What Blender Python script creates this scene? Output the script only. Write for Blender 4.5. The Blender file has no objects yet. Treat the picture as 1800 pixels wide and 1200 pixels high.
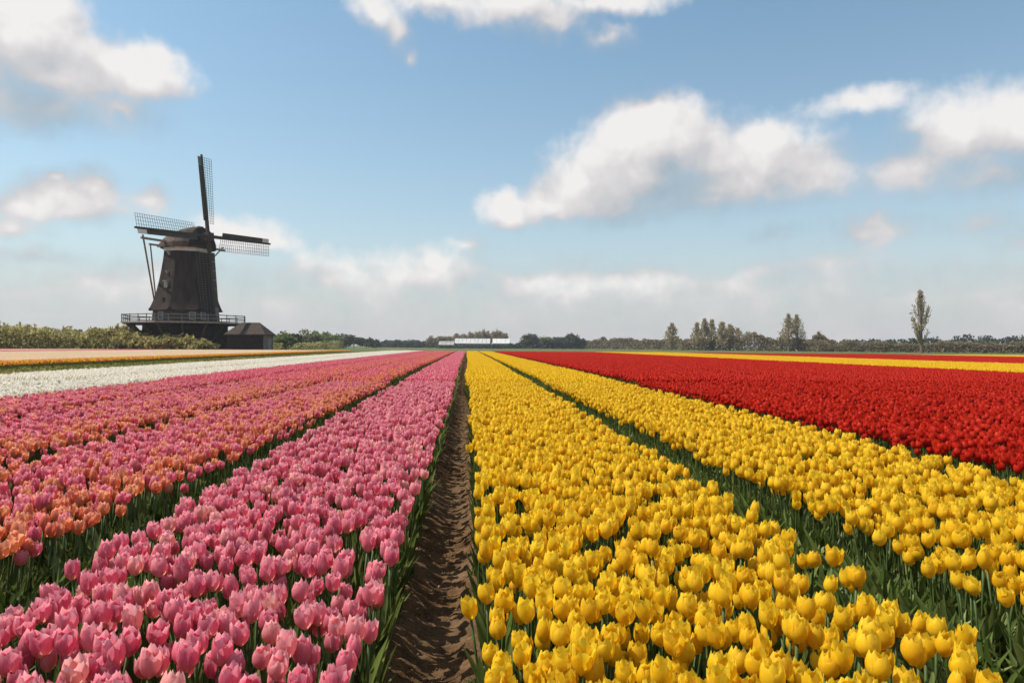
import bpy, bmesh, math, random
import numpy as np
from mathutils import Vector, Matrix, Euler

# ------------------------------------------------------------------ camera, sky, sun, exposure
SC = bpy.context.scene
COL = SC.collection
R = math.radians
rng = np.random.default_rng(7)
random.seed(7)

F = 1250.0                      # focal length in pixels of an 1800-wide frame
H = 1.19                        # eye height
YAW, PITCH, ROLL = math.atan(78 / F), math.atan(8.4 / F), R(0.30)
SUN_AZ, SUN_EL = R(-84.0), R(57.0)      # azimuth from +Y (clockwise): the sun stands to the left

cam_d = bpy.data.cameras.new('camera')
cam_d.sensor_width = 36.0
cam_d.lens = 36.0 * F / 1800.0
cam_d.clip_start, cam_d.clip_end = 0.05, 9000.0
cam = bpy.data.objects.new('camera', cam_d)
cam.matrix_world = (Matrix.Translation((0, 0, H)) @ Matrix.Rotation(-YAW, 4, 'Z')
                    @ Matrix.Rotation(math.pi / 2 + PITCH, 4, 'X') @ Matrix.Rotation(ROLL, 4, 'Z'))
COL.objects.link(cam)
SC.camera = cam
CM = cam.matrix_world.copy()
CMI = np.array(CM.inverted())


def ray(px, py):
    v = CM.to_3x3() @ Vector(((px - 900) / F, -(py - 600) / F, -1.0))
    return v


def at(px, depth, z=0.0):
    """ground point seen in image column px (taken at the horizon) at a distance along the camera axis"""
    v = ray(px, 608 + (px - 822) * math.tan(ROLL))
    return Vector((v.x * depth, v.y * depth, z))


def project(p):
    p = np.asarray(p, dtype=float)
    q = p @ CMI[:3, :3].T + CMI[:3, 3]
    d = -q[:, 2]
    return 900 + F * q[:, 0] / d, 600 - F * q[:, 1] / d, d


SC.view_settings.view_transform = 'Standard'
SC.view_settings.look = 'None'
SC.view_settings.exposure = 0.48
SC.view_settings.gamma = 1.0
SC.view_settings.use_curve_mapping = False
SC.render.resolution_x, SC.render.resolution_y = 1024, 682
SC.cycles.max_bounces = 6
SC.cycles.diffuse_bounces = 3
SC.cycles.transmission_bounces = 4
SC.cycles.transparent_max_bounces = 8
SC.cycles.use_denoising = True

sun_d = bpy.data.lights.new('sun', 'SUN')
sun_d.energy = 4.5
sun_d.angle = R(0.5)
sun_d.color = (1.0, 0.93, 0.82)
sun = bpy.data.objects.new('sun', sun_d)
sdir = Vector((math.sin(SUN_AZ) * math.cos(SUN_EL), math.cos(SUN_AZ) * math.cos(SUN_EL), math.sin(SUN_EL)))
sun.rotation_euler = sdir.to_track_quat('Z', 'Y').to_euler()
sun.location = sdir * 60
COL.objects.link(sun)


class NT:
    """small helper round a node tree"""
    def __init__(self, tree):
        self.t = tree
        self.n = tree.nodes
        self.l = tree.links

    def new(self, kind, **kw):
        nd = self.n.new(kind)
        for k, v in kw.items():
            setattr(nd, k, v)
        return nd

    def put(self, sock, v):
        if isinstance(v, bpy.types.NodeSocket):
            self.l.new(v, sock)
        elif v is not None:
            sock.default_value = v

    def math(self, op, a, b=None, c=None, clamp=False):
        nd = self.new('ShaderNodeMath', operation=op, use_clamp=clamp)
        for i, v in enumerate((a, b, c)):
            self.put(nd.inputs[i], v)
        return nd.outputs[0]

    def vmath(self, op, a, b=None, c=None, out=0):
        nd = self.new('ShaderNodeVectorMath', operation=op)
        for i, v in enumerate((a, b, c)):
            if v is not None:
                self.put(nd.inputs[i], v)
        return nd.outputs[out]

    def mix(self, f, a, b, blend='MIX'):
        nd = self.new('ShaderNodeMix', data_type='RGBA', blend_type=blend)
        self.put(nd.inputs[0], f)
        self.put(nd.inputs[6], a if isinstance(a, bpy.types.NodeSocket) else (*a[:3], 1))
        self.put(nd.inputs[7], b if isinstance(b, bpy.types.NodeSocket) else (*b[:3], 1))
        return nd.outputs[2]

    def smooth(self, x, a, b, to0=0.0, to1=1.0):
        nd = self.new('ShaderNodeMapRange', interpolation_type='SMOOTHSTEP')
        for i, v in enumerate((x, a, b, to0, to1)):
            self.put(nd.inputs[i], v)
        return nd.outputs[0]

    def noise(self, vec, scale, detail=4, rough=0.55, out='Fac', dim='3D', dist=0.0):
        nd = self.new('ShaderNodeTexNoise', noise_dimensions=dim)
        if vec is not None:
            self.put(nd.inputs['Vector'], vec)
        nd.inputs['Scale'].default_value = scale
        nd.inputs['Detail'].default_value = detail
        nd.inputs['Roughness'].default_value = rough
        nd.inputs['Distortion'].default_value = dist
        return nd.outputs[out]

    def ramp(self, f, stops, interp='LINEAR'):
        nd = self.new('ShaderNodeValToRGB')
        nd.color_ramp.interpolation = interp
        e = nd.color_ramp.elements
        while len(e) < len(stops):
            e.new(0.5)
        for el, (p, c) in zip(e, stops):
            el.position = p
            el.color = (*c[:3], 1)
        self.put(nd.inputs[0], f)
        return nd.outputs[0]


# ---- the sky: Nishita with cumulus placed by azimuth and elevation, going on as scattered cloud all round
BLOBS = [  # pixel centre, pixel radii, strength
    (30, 60, 125, 95, 1.0), (95, 125, 125, 75, 1.0), (55, 0, 60, 45, 1.0), (250, 133, 78, 52, .95), (180, 110, 40, 30, .8),
    (60, 185, 150, 55, .85), (205, 185, 95, 42, .7), (-60, 120, 110, 110, 1.0),
    (110, 345, 105, 44, .85), (165, 328, 48, 34, .8), (40, 362, 70, 30, .75), (265, 352, 44, 26, .6), (105, 312, 30, 20, .8),
    (20, 402, 70, 26, .55), (420, 415, 75, 30, .6), (385, 400, 40, 22, .6), (480, 430, 50, 20, .45),
    (905, 8, 120, 48, .62), (965, 42, 62, 30, .58), (770, 4, 90, 28, .5), (690, 52, 34, 40, .5), (662, 15, 46, 30, .55),
    (716, 92, 18, 20, .45), (1080, 4, 110, 22, .55), (1070, 70, 52, 26, .42),
    (1150, 262, 112, 82, 1.0), (1110, 310, 130, 74, 1.0), (1160, 216, 62, 42, 1.0), (1345, 298, 112, 68, .85), (1348, 248, 46, 34, .8),
    (1270, 325, 190, 46, .8), (1020, 330, 70, 42, .85), (965, 362, 75, 28, .75), (885, 369, 42, 31, .8), (1080, 362, 110, 36, .8),
    (1440, 318, 60, 42, .6), (1250, 345, 190, 26, .7), (1250, 290, 90, 60, .8), (1400, 300, 80, 50, .7), (110, 205, 170, 34, .65), (1720, 318, 130, 24, .6),
    (1695, 250, 120, 76, .75), (1785, 225, 95, 70, .85), (1600, 292, 82, 46, .65), (1750, 305, 100, 38, .65), (1880, 250, 110, 90, .85),
    (1510, 180, 96, 24, .5), (1562, 172, 46, 22, .5),
    (1530, 402, 86, 32, .65), (1545, 384, 44, 22, .65), (1365, 412, 52, 20, .42), (1740, 392, 95, 34, .45), (1800, 425, 80, 30, .45),
    (755, 492, 150, 46, .5), (758, 460, 44, 24, .55), (570, 498, 150, 30, .45), (905, 505, 120, 34, .45), (1010, 470, 60, 20, .35),
    (1130, 500, 130, 40, .4), (1400, 480, 170, 36, .4), (1650, 490, 170, 36, .35), (60, 455, 130, 24, .5), (190, 490, 130, 26, .45), (820, 432, 40, 14, .35),
]


def azel(px, py):
    v = ray(px, py).normalized()
    return math.atan2(v.x, v.y), math.asin(v.z)


def cloud_group():
    g = bpy.data.node_groups.new('cloud_density', 'ShaderNodeTree')
    g.interface.new_socket('AzEl', in_out='INPUT', socket_type='NodeSocketVector')
    g.interface.new_socket('Density', in_out='OUTPUT', socket_type='NodeSocketFloat')
    g.interface.new_socket('Body', in_out='OUTPUT', socket_type='NodeSocketFloat')
    t = NT(g)
    gi, go = t.new('NodeGroupInput'), t.new('NodeGroupOutput')
    p = gi.outputs[0]
    # billowing edge
    big = t.noise(p, 11.0, 2, 0.5, out='Color', dim='2D')
    mid = t.noise(p, 38.0, 2, 0.5, out='Color', dim='2D')
    w = t.vmath('MULTIPLY_ADD', t.vmath('SUBTRACT', big, (.5, .5, .5)), (.040, .028, 0), p)
    w = t.vmath('MULTIPLY_ADD', t.vmath('SUBTRACT', mid, (.5, .5, .5)), (.016, .014, 0), w)
    acc = None
    for (cx, cy, rx, ry, s) in BLOBS:
        rx, ry = rx * 1.48, ry * 1.44
        a0, e0 = azel(cx, cy)
        ra = abs(azel(cx + rx, cy)[0] - azel(cx - rx, cy)[0]) / 2
        re = abs(azel(cx, cy + ry)[1] - azel(cx, cy - ry)[1]) / 2
        q = t.vmath('MULTIPLY_ADD', w, (1 / ra, 1 / re, 0), (-a0 / ra, -e0 / re, 0))
        d = t.math('MULTIPLY_ADD', t.vmath('LENGTH', q, out=1), -s, s)
        acc = d if acc is None else t.math('SMOOTH_MAX', acc, d, 0.26)
    # the low bank of cloud that lies all along the horizon
    se = t.new('ShaderNodeSeparateXYZ')
    t.put(se.inputs[0], w)
    top = t.math('MULTIPLY_ADD', t.noise(t.vmath('MULTIPLY', p, (1, 0, 0)), 7.0, 3, 0.5, dim='2D'), R(7.0), R(3.6))
    bank = t.math('MINIMUM', t.math('MULTIPLY', t.math('SUBTRACT', top, se.outputs[1]), 1 / R(5.0)), 0.33)
    acc = t.math('SMOOTH_MAX', acc, bank, 0.12)
    # scattered cloud of the same kind outside the view
    sp = t.new('ShaderNodeSeparateXYZ')
    t.put(sp.inputs[0], p)
    off_a = t.smooth(t.math('ABSOLUTE', t.math('SUBTRACT', sp.outputs[0], YAW)), R(41), R(52))
    off_e = t.smooth(sp.outputs[1], R(30), R(38))
    off = t.math('MAXIMUM', off_a, off_e)
    sc = t.noise(t.vmath('MULTIPLY', p, (1, 1.9, 1)), 3.2, 3, 0.5, dim='2D')
    sc = t.math('MULTIPLY', t.math('MULTIPLY', t.math('SUBTRACT', sc, 0.52), 5.0), off)
    sc = t.math('SUBTRACT', sc, t.math('MULTIPLY', t.math('SUBTRACT', 1.0, off), 1.0))
    acc = t.math('MAXIMUM', acc, sc)
    fine = t.noise(p, 46.0, 5, 0.55, dim='2D')
    t.put(go.inputs[1], acc)
    acc = t.math('ADD', acc, t.math('MULTIPLY', t.math('SUBTRACT', fine, 0.5), 0.32))
    t.put(go.inputs[0], acc)
    return g


world = bpy.data.worlds.new('World')
SC.world = world
world.use_nodes = True
world.cycles.sampling_method = 'MANUAL'
world.cycles.sample_map_resolution = 256
wt = NT(world.node_tree)
wt.n.clear()
sky = wt.new('ShaderNodeTexSky', sky_type='NISHITA')
sky.sun_disc = False
sky.sun_elevation = SUN_EL
sky.sun_rotation = SUN_AZ
sky.air_density, sky.dust_density, sky.ozone_density = 1.0, 1.3, 1.6
tc = wt.new('ShaderNodeTexCoord')
sx = wt.new('ShaderNodeSeparateXYZ')
wt.put(sx.inputs[0], wt.vmath('NORMALIZE', tc.outputs['Generated']))
az = wt.math('ARCTAN2', sx.outputs[0], sx.outputs[1])
el = wt.math('ARCSINE', sx.outputs[2])
cx = wt.new('ShaderNodeCombineXYZ')
wt.put(cx.inputs[0], az)
wt.put(cx.inputs[1], el)
CG = cloud_group()


def dens(v):
    nd = wt.new('ShaderNodeGroup', node_tree=CG)
    wt.put(nd.inputs[0], v)
    return nd.outputs[0]


def dens2(v):
    nd = wt.new('ShaderNodeGroup', node_tree=CG)
    wt.put(nd.inputs[0], v)
    return nd.outputs


d0, b0 = dens2(cx.outputs[0])
d1, b1 = dens2(wt.vmath('ADD', cx.outputs[0], (-0.016, 0.060, 0)))     # towards the sun: what shades this bit of cloud
grad = wt.math('ADD', wt.math('MULTIPLY', wt.math('SUBTRACT', b0, b1), 0.62), wt.math('MULTIPLY', wt.math('SUBTRACT', d0, d1), 0.16))
bill = wt.math('MULTIPLY', wt.math('SUBTRACT', wt.noise(wt.vmath('ADD', cx.outputs[0], wt.vmath('MULTIPLY', wt.noise(cx.outputs[0], 26, 2, .5, out='Color', dim='2D'), (.03, .03, 0))), 15.0, 3, .5, dim='2D'), 0.5), 0.75)
lit = wt.math('ADD', wt.math('ADD', grad, bill), 0.49, clamp=True)
alpha = wt.smooth(d0, -0.02, wt.smooth(lit, 0.35, 0.8, 0.92, 0.46))
alpha = wt.math('MULTIPLY', alpha, wt.smooth(lit, -0.1, 0.7, 0.78, 0.97))
cloud_col = wt.ramp(lit, [(0.0, (.31, .40, .47)), (0.34, (.43, .485, .53)), (0.58, (.585, .59, .61)), (0.78, (.72, .70, .70)), (1.0, (.90, .88, .865))])
cloud_col = wt.vmath('MULTIPLY', cloud_col, (7.2, 7.15, 7.15))
hazy = wt.math('MULTIPLY', wt.math('POWER', 2.718, wt.math('MULTIPLY', wt.math('ABSOLUTE', el), -1 / R(9.0))), 0.95)
skycol = wt.mix(hazy, wt.vmath('MULTIPLY', sky.outputs[0], (1.0, 1.21, 1.12)), (4.75, 4.55, 4.68))
col = wt.mix(alpha, skycol, cloud_col)
bg = wt.new('ShaderNodeBackground')
wt.put(bg.inputs[0], col)
bg.inputs[1].default_value = 0.1
wo = wt.new('ShaderNodeOutputWorld')
wt.l.new(bg.outputs[0], wo.inputs[0])

# ------------------------------------------------------------------ materials
MATS = {}


def mat(name):
    m = bpy.data.materials.new(name)
    m.use_nodes = True
    t = NT(m.node_tree)
    t.n.clear()
    out = t.new('ShaderNodeOutputMaterial')
    return m, t, out


def plain(name, col, rough=0.8, var=0.25, scale=3.0, bump=0.0, bscale=20.0, spec=0.3, stretch=(1, 1, 1), col2=None):
    if name in MATS:
        return MATS[name]
    m, t, out = mat(name)
    o = t.new('ShaderNodeTexCoord').outputs['Object']
    v = t.vmath('MULTIPLY', o, stretch)
    n = t.noise(v, scale, 6, 0.6)
    c2 = col2 or tuple(c * (1 - var) for c in col)
    c1 = tuple(min(1, c * (1 + var * .6)) for c in col)
    cc = t.mix(t.smooth(n, 0.3, 0.7), c2, c1)
    b = t.new('ShaderNodeBsdfPrincipled')
    t.put(b.inputs['Base Color'], cc)
    b.inputs['Roughness'].default_value = rough
    b.inputs['Specular IOR Level'].default_value = spec
    if bump:
        bp = t.new('ShaderNodeBump')
        bp.inputs['Strength'].default_value = bump
        bp.inputs['Distance'].default_value = 0.05
        t.put(bp.inputs['Height'], t.noise(v, bscale, 5, 0.6))
        t.l.new(bp.outputs[0], b.inputs['Normal'])
    t.l.new(b.outputs[0], out.inputs[0])
    MATS[name] = m
    return m


def petal_mat(name, stops, base, tip, far=False, trans=0.56):
    """petal colour: one tint for each flower, another tone at the claw and the rim, fine veins"""
    m, t, out = mat(name)
    if far:
        a = t.new('ShaderNodeAttribute', attribute_type='GEOMETRY', attribute_name='tint')
    else:
        a = t.new('ShaderNodeAttribute', attribute_type='INSTANCER', attribute_name='tint')
    c = t.ramp(a.outputs['Fac'], stops)
    al = t.new('ShaderNodeAttribute', attribute_type='GEOMETRY', attribute_name='along').outputs['Fac']
    c = t.mix(t.smooth(al, 0.42, 0.0, 0.0, 0.75), c, base)
    c = t.mix(t.smooth(al, 0.72, 1.0, 0.0, 0.55), c, tip)
    if not far:
        ac = t.new('ShaderNodeAttribute', attribute_type='GEOMETRY', attribute_name='across').outputs['Fac']
        wv = t.noise(t.vmath('MULTIPLY', t.new('ShaderNodeTexCoord').outputs['Object'], (300, 300, 26)), 1.0, 3, 0.6)
        c = t.mix(t.smooth(wv, 0.3, 0.75, 0.0, 0.42), c, tip)
        c = t.mix(t.smooth(ac, 0.66, 1.0, 0.0, 0.55), c, tip)
    b = t.new('ShaderNodeBsdfPrincipled')
    t.put(b.inputs['Base Color'], c)
    b.inputs['Roughness'].default_value = 0.5
    b.inputs['Specular IOR Level'].default_value = 0.22
    tr = t.new('ShaderNodeBsdfTranslucent')
    t.put(tr.inputs[0], c)
    mx = t.new('ShaderNodeMixShader')
    mx.inputs[0].default_value = trans
    t.l.new(b.outputs[0], mx.inputs[1])
    t.l.new(tr.outputs[0], mx.inputs[2])
    t.l.new(mx.outputs[0], out.inputs[0])
    MATS[name] = m
    return m


def leaf_mat(name, c1, c2, c3=None, trans=0.25, rough=0.45, attr='tint', spec=0.35):
    m, t, out = mat(name)
    a = t.new('ShaderNodeAttribute', attribute_type='GEOMETRY', attribute_name=attr).outputs['Fac']
    c = t.ramp(a, [(0.0, c1), (0.6, c2), (1.0, c3 or c2)])
    b = t.new('ShaderNodeBsdfPrincipled')
    t.put(b.inputs['Base Color'], c)
    b.inputs['Roughness'].default_value = rough
    b.inputs['Specular IOR Level'].default_value = spec
    tr = t.new('ShaderNodeBsdfTranslucent')
    t.put(tr.inputs[0], c)
    mx = t.new('ShaderNodeMixShader')
    mx.inputs[0].default_value = trans
    t.l.new(b.outputs[0], mx.inputs[1])
    t.l.new(tr.outputs[0], mx.inputs[2])
    t.l.new(mx.outputs[0], out.inputs[0])
    MATS[name] = m
    return m


PAL = {
    'pink': ([(0, (.68, .080, .175)), (.45, (.78, .155, .255)), (.8, (.82, .255, .32)), (1, (.85, .43, .36))], (.76, .44, .22), (.89, .48, .50)),
    'orange': ([(0, (.69, .15, .085)), (.5, (.77, .25, .11)), (1, (.82, .37, .16))], (.76, .38, .10), (.86, .43, .30)),
    'magenta': ([(0, (.66, .085, .165)), (.5, (.77, .165, .235)), (1, (.82, .27, .29))], (.74, .34, .16), (.86, .40, .44)),
    'yellow': ([(0, (.83, .50, .006)), (.5, (.87, .585, .010)), (1, (.90, .65, .024))], (.72, .52, .02), (.91, .66, .06)),
    'red': ([(0, (.50, .010, .006)), (.5, (.62, .020, .009)), (1, (.70, .045, .014))], (.34, .02, .01), (.70, .04, .015)),
    'white': ([(0, (.82, .74, .60)), (.5, (.89, .83, .72)), (1, (.92, .87, .78))], (.80, .72, .52), (.92, .88, .80)),
    'cream': ([(0, (.84, .60, .38)), (.5, (.89, .71, .50)), (1, (.91, .77, .58))], (.78, .60, .36), (.91, .78, .60)),
}
for k, (st, b0, t0) in PAL.items():
    petal_mat('petal_' + k, st, b0, t0)
    petal_mat('petal_far_' + k, st, b0, t0, far=True)
LEAF = leaf_mat('tulip_leaf', (.048, .076, .014), (.130, .178, .040), (.26, .28, .095), trans=0.3, rough=0.38)
STEM = plain('tulip_stem', (.060, .098, .024), 0.55, 0.3, 40)


# ------------------------------------------------------------------ mesh helpers
def tag(o, label=None, cat=None, group=None, kind=None):
    if label:
        o['label'] = label
    if cat:
        o['category'] = cat
    if group:
        o['group'] = group
    if kind:
        o['kind'] = kind
    return o


def empty(name, loc=(0, 0, 0), rz=0.0, parent=None):
    o = bpy.data.objects.new(name, None)
    o.empty_display_size = 0.1
    COL.objects.link(o)
    o.location = loc
    o.rotation_euler = (0, 0, rz)
    o.parent = parent
    return o


class MB:
    """collects vertices and faces of one mesh, with optional point attributes"""
    def __init__(self):
        self.v, self.f, self.m = [], [], []
        self.a = {}

    def add(self, vs, fs, mi=0, **attr):
        k = len(self.v)
        self.v += [tuple(p) for p in vs]
        self.f += [tuple(i + k for i in q) for q in fs]
        self.m += [mi] * len(fs)
        for n in set(list(self.a) + list(attr)):
            arr = self.a.setdefault(n, [0.0] * k)
            x = attr.get(n, 0.0)
            arr += list(x) if hasattr(x, '__len__') else [x] * len(vs)

    def box(self, c, s, rot=None, mi=0, taper=1.0):
        x, y, z = s[0] / 2, s[1] / 2, s[2] / 2
        vs = [Vector((sx * x * (taper if sz > 0 else 1), sy * y * (taper if sz > 0 else 1), sz * z))
              for sz in (-1, 1) for sy in (-1, 1) for sx in (-1, 1)]
        if rot is not None:
            vs = [rot @ v for v in vs]
        vs = [v + Vector(c) for v in vs]
        self.add(vs, [(0, 2, 3, 1), (4, 5, 7, 6), (0, 1, 5, 4), (2, 6, 7, 3), (0, 4, 6, 2), (1, 3, 7, 5)], mi)

    def bar(self, a, b, w, h=None, up=(0, 0, 1), mi=0, w2=None):
        """a squared beam from a to b"""
        a, b = Vector(a), Vector(b)
        d = (b - a).normalized()
        u = Vector(up)
        if abs(d.dot(u)) > 0.98:
            u = Vector((1, 0, 0))
        s = d.cross(u).normalized()
        u = s.cross(d).normalized()
        h = h or w
        w2 = w2 or 1.0
        vs = []
        for p, k in ((a, 1.0), (b, w2)):
            for i, j in ((-1, -1), (1, -1), (1, 1), (-1, 1)):
                vs.append(p + s * (i * w / 2 * k) + u * (j * h / 2 * k))
        self.add(vs, [(0, 3, 2, 1), (4, 5, 6, 7), (0, 1, 5, 4), (1, 2, 6, 5), (2, 3, 7, 6), (3, 0, 4, 7)], mi)

    def tube(self, pts, rad, n=6, mi=0, cap=True, **attr):
        vs, fs = [], []
        pts = [Vector(p) for p in pts]
        for i, p in enumerate(pts):
            d = (pts[min(i + 1, len(pts) - 1)] - pts[max(i - 1, 0)]).normalized()
            u = Vector((0, 0, 1)) if abs(d.z) < 0.9 else Vector((1, 0, 0))
            s = d.cross(u).normalized()
            u = s.cross(d)
            for k in range(n):
                a = 2 * math.pi * k / n
                vs.append(p + (s * math.cos(a) + u * math.sin(a)) * rad[i])
        for i in range(len(pts) - 1):
            for k in range(n):
                fs.append((i * n + k, i * n + (k + 1) % n, (i + 1) * n + (k + 1) % n, (i + 1) * n + k))
        if cap:
            fs.append(tuple(range(n))[::-1])
            fs.append(tuple((len(pts) - 1) * n + k for k in range(n)))
        self.add(vs, fs, mi, **attr)

    def mesh(self, name, mats, smooth=False):
        me = bpy.data.meshes.new(name)
        me.from_pydata(self.v, [], self.f)
        for m in mats:
            me.materials.append(m)
        if len(mats) > 1:
            me.polygons.foreach_set('material_index', self.m)
        for n, arr in self.a.items():
            at_ = me.attributes.new(n, 'FLOAT', 'POINT')
            at_.data.foreach_set('value', arr)
        if smooth:
            me.polygons.foreach_set('use_smooth', [True] * len(me.polygons))
        me.update()
        return me

    def build(self, name, m, parent=None, smooth=False, recalc=False):
        ms = m if isinstance(m, (list, tuple)) else [m]
        me = self.mesh(name, ms, smooth)
        if recalc:
            bm = bmesh.new()
            bm.from_mesh(me)
            bmesh.ops.recalc_face_normals(bm, faces=bm.faces)
            bm.to_mesh(me)
            bm.free()
        o = bpy.data.objects.new(name, me)
        COL.objects.link(o)
        o.parent = parent
        return o


def np_mesh(name, verts, quads, mats, attrs=None, smooth=False, tri=False):
    """fast mesh from arrays: verts (n,3), quads (m,4) or (m,3)"""
    me = bpy.data.meshes.new(name)
    k = 3 if tri else 4
    nv, nf = len(verts), len(quads)
    me.vertices.add(nv)
    me.vertices.foreach_set('co', np.asarray(verts, dtype=np.float32).ravel())
    me.loops.add(nf * k)
    me.loops.foreach_set('vertex_index', np.asarray(quads, dtype=np.int32).ravel())
    me.polygons.add(nf)
    me.polygons.foreach_set('loop_start', np.arange(0, nf * k, k, dtype=np.int32))
    me.polygons.foreach_set('loop_total', np.full(nf, k, dtype=np.int32))
    if smooth:
        me.polygons.foreach_set('use_smooth', np.ones(nf, dtype=bool))
    for m in mats:
        me.materials.append(m)
    for n, arr in (attrs or {}).items():
        a = me.attributes.new(n, 'FLOAT', 'POINT')
        a.data.foreach_set('value', np.asarray(arr, dtype=np.float32))
    me.update(calc_edges=True)
    me.validate()
    return me


def link(name, me, parent=None):
    o = bpy.data.objects.new(name, me)
    COL.objects.link(o)
    o.parent = parent
    return o


def vnoise(x, y, seed=0):
    """cheap smooth value noise on arrays"""
    def h(i, j):
        n = (i * 374761393 + j * 668265263 + seed * 974634777) & 0xffffffff
        n = ((n ^ (n >> 13)) * 1274126177) & 0xffffffff
        return ((n ^ (n >> 16)) & 0xffff) / 65535.0
    x, y = np.asarray(x, float), np.asarray(y, float)
    i, j = np.floor(x).astype(np.int64), np.floor(y).astype(np.int64)
    u, v = x - i, y - j
    u, v = u * u * (3 - 2 * u), v * v * (3 - 2 * v)
    return (h(i, j) * (1 - u) + h(i + 1, j) * u) * (1 - v) + (h(i, j + 1) * (1 - u) + h(i + 1, j + 1) * u) * v


def sstep(x, a, b):
    t = np.clip((np.asarray(x, float) - a) / (b - a), 0, 1)
    return t * t * (3 - 2 * t)


# ------------------------------------------------------------------ the beds (metres across, the rows run along +Y)
# colour, left edge, right edge, near end, far end
BEDS = [
    ('pink', -1.33, -0.30, 0.3, 100), ('mix', -2.86, -1.70, 0.3, 101), ('mix', -4.66, -3.18, 0.6, 102), ('mixpink', -6.35, -5.0, 2.0, 103),
    ('white', -7.95, -6.60, 4.0, 104), ('white', -9.35, -8.15, 5.0, 104), ('white', -10.85, -9.5, 6.0, 104),
    ('yellow', 0.03, 1.29, 0.3, 100), ('yellow', 1.72, 3.20, 0.3, 99),
    ('red', 3.65, 5.35, 1.0, 98), ('red', 5.62, 7.40, 3.0, 97), ('red', 7.66, 9.45, 5.0, 97), ('red', 9.70, 11.5, 6.0, 96), ('red', 11.75, 13.6, 7.0, 96),
    ('red', 13.85, 16.6, 9.0, 95), ('yellow', 17.0, 20.6, 10.0, 94), ('yellow', 20.9, 25.6, 12.0, 93),
    ('red', 26.1, 34.0, 16.0, 90), ('red', 34.3, 49.0, 24.0, 84), ('yellow', 49.5, 62.0, 34.0, 78),
    ('orangeyellow', -18.6, -17.0, 9.0, 104), ('cream', -27.0, -19.2, 10.0, 104), ('cream', -40.0, -27.3, 16.0, 104),
    ('pinkfar', -48.5, -40.5, 26.0, 103), ('cream', -56.0, -49.0, 32.0, 103), ('pinkfar', -78.0, -56.5, 36.0, 102),
]
FURROWS = [(-0.24, 0.03), (-1.70, -1.33), (1.28, 1.72), (-3.18, -2.86), (3.20, 3.65)]

# ------------------------------------------------------------------ ground
def soil_mat():
    m, t, out = mat('soil')
    g = t.new('ShaderNodeNewGeometry').outputs['Position']
    n1 = t.noise(g, 9.0, 7, 0.65)
    n2 = t.noise(g, 1.2, 3, 0.5)
    n3 = t.noise(g, 160.0, 3, 0.6)
    c = t.mix(t.smooth(n1, 0.3, 0.72), (.052, .026, .011), (.140, .080, .038))
    c = t.mix(t.smooth(n3, 0.55, 0.75, 0, 0.6), c, (.26, .185, .115))
    c = t.mix(t.smooth(n2, 0.4, 0.7, 0, 0.35), c, (.20, .14, .085))
    b = t.new('ShaderNodeBsdfPrincipled')
    t.put(b.inputs['Base Color'], c)
    b.inputs['Roughness'].default_value = 0.95
    b.inputs['Specular IOR Level'].default_value = 0.1
    bp = t.new('ShaderNodeBump')
    bp.inputs['Strength'].default_value = 0.55
    bp.inputs['Distance'].default_value = 0.012
    t.put(bp.inputs['Height'], t.math('ADD', t.noise(g, 70, 4, 0.6), t.math('MULTIPLY', n3, 0.5)))
    t.l.new(bp.outputs[0], b.inputs['Normal'])
    t.l.new(b.outputs[0], out.inputs[0])
    return m


SOIL = soil_mat()


def grass_mat():
    m, t, out = mat('meadow')
    g = t.new('ShaderNodeNewGeometry').outputs['Position']
    n1 = t.noise(t.vmath('MULTIPLY', g, (1, .4, 1)), 0.12, 5, 0.6)
    n2 = t.noise(g, 2.5, 5, 0.7)
    c = t.mix(t.smooth(n1, 0.35, 0.65), (.045, .070, .020), (.105, .115, .040))
    c = t.mix(t.smooth(n2, 0.4, 0.75, 0, .5), c, (.13, .12, .05))
    b = t.new('ShaderNodeBsdfPrincipled')
    t.put(b.inputs['Base Color'], c)
    b.inputs['Roughness'].default_value = 0.9
    b.inputs['Specular IOR Level'].default_value = 0.1
    t.l.new(b.outputs[0], out.inputs[0])
    return m


GRASS = grass_mat()
gs = 4000.0
go = link('ground', np_mesh('ground', [(-gs, -200, -.16), (gs, -200, -.16), (gs, gs, -.16), (-gs, gs, -.16)], [(0, 1, 2, 3)], [GRASS]))
tag(go, kind='structure')


def soil_height(x, y):
    z = np.zeros_like(x)
    for a, b in FURROWS:
        c, w = (a + b) / 2, (b - a) / 2
        z -= 0.055 * (1 - sstep(np.abs(x - c), w * 0.35, w * 1.15))
    return z + 0.016 * (vnoise(x * 9, y * 9, 3) - .5) + 0.012 * (vnoise(x * 26, y * 26, 5) - .5)


# the field soil, fine close to the camera
xs = np.unique(np.concatenate([np.arange(-95, -12, 4), np.arange(-12, -4, .5), np.arange(-4, 4.2, .035), np.arange(4.5, 20, .5), np.arange(20, 78, 4)]))
ys = np.concatenate([np.arange(-3, 0.4, .3), np.arange(.4, 7, .04), np.arange(7, 20, .2), np.arange(20, 108, 2.0)])
X, Y = np.meshgrid(xs, ys)
Z = soil_height(X, Y)
main = (X > -.30) & (X < .09) & (Y > 0.3) & (Y < 40)
Z[main] -= 0.10
Z[(Y >= 20)] *= 0.4
nx = len(xs)
ii = (np.arange(len(ys) - 1)[:, None] * nx + np.arange(nx - 1)[None, :]).ravel()
so = link('field_soil', np_mesh('field_soil', np.stack([X, Y, Z], -1).reshape(-1, 3), np.stack([ii, ii + 1, ii + nx + 1, ii + nx], -1), [SOIL], smooth=True))
tag(so, kind='structure')

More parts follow.
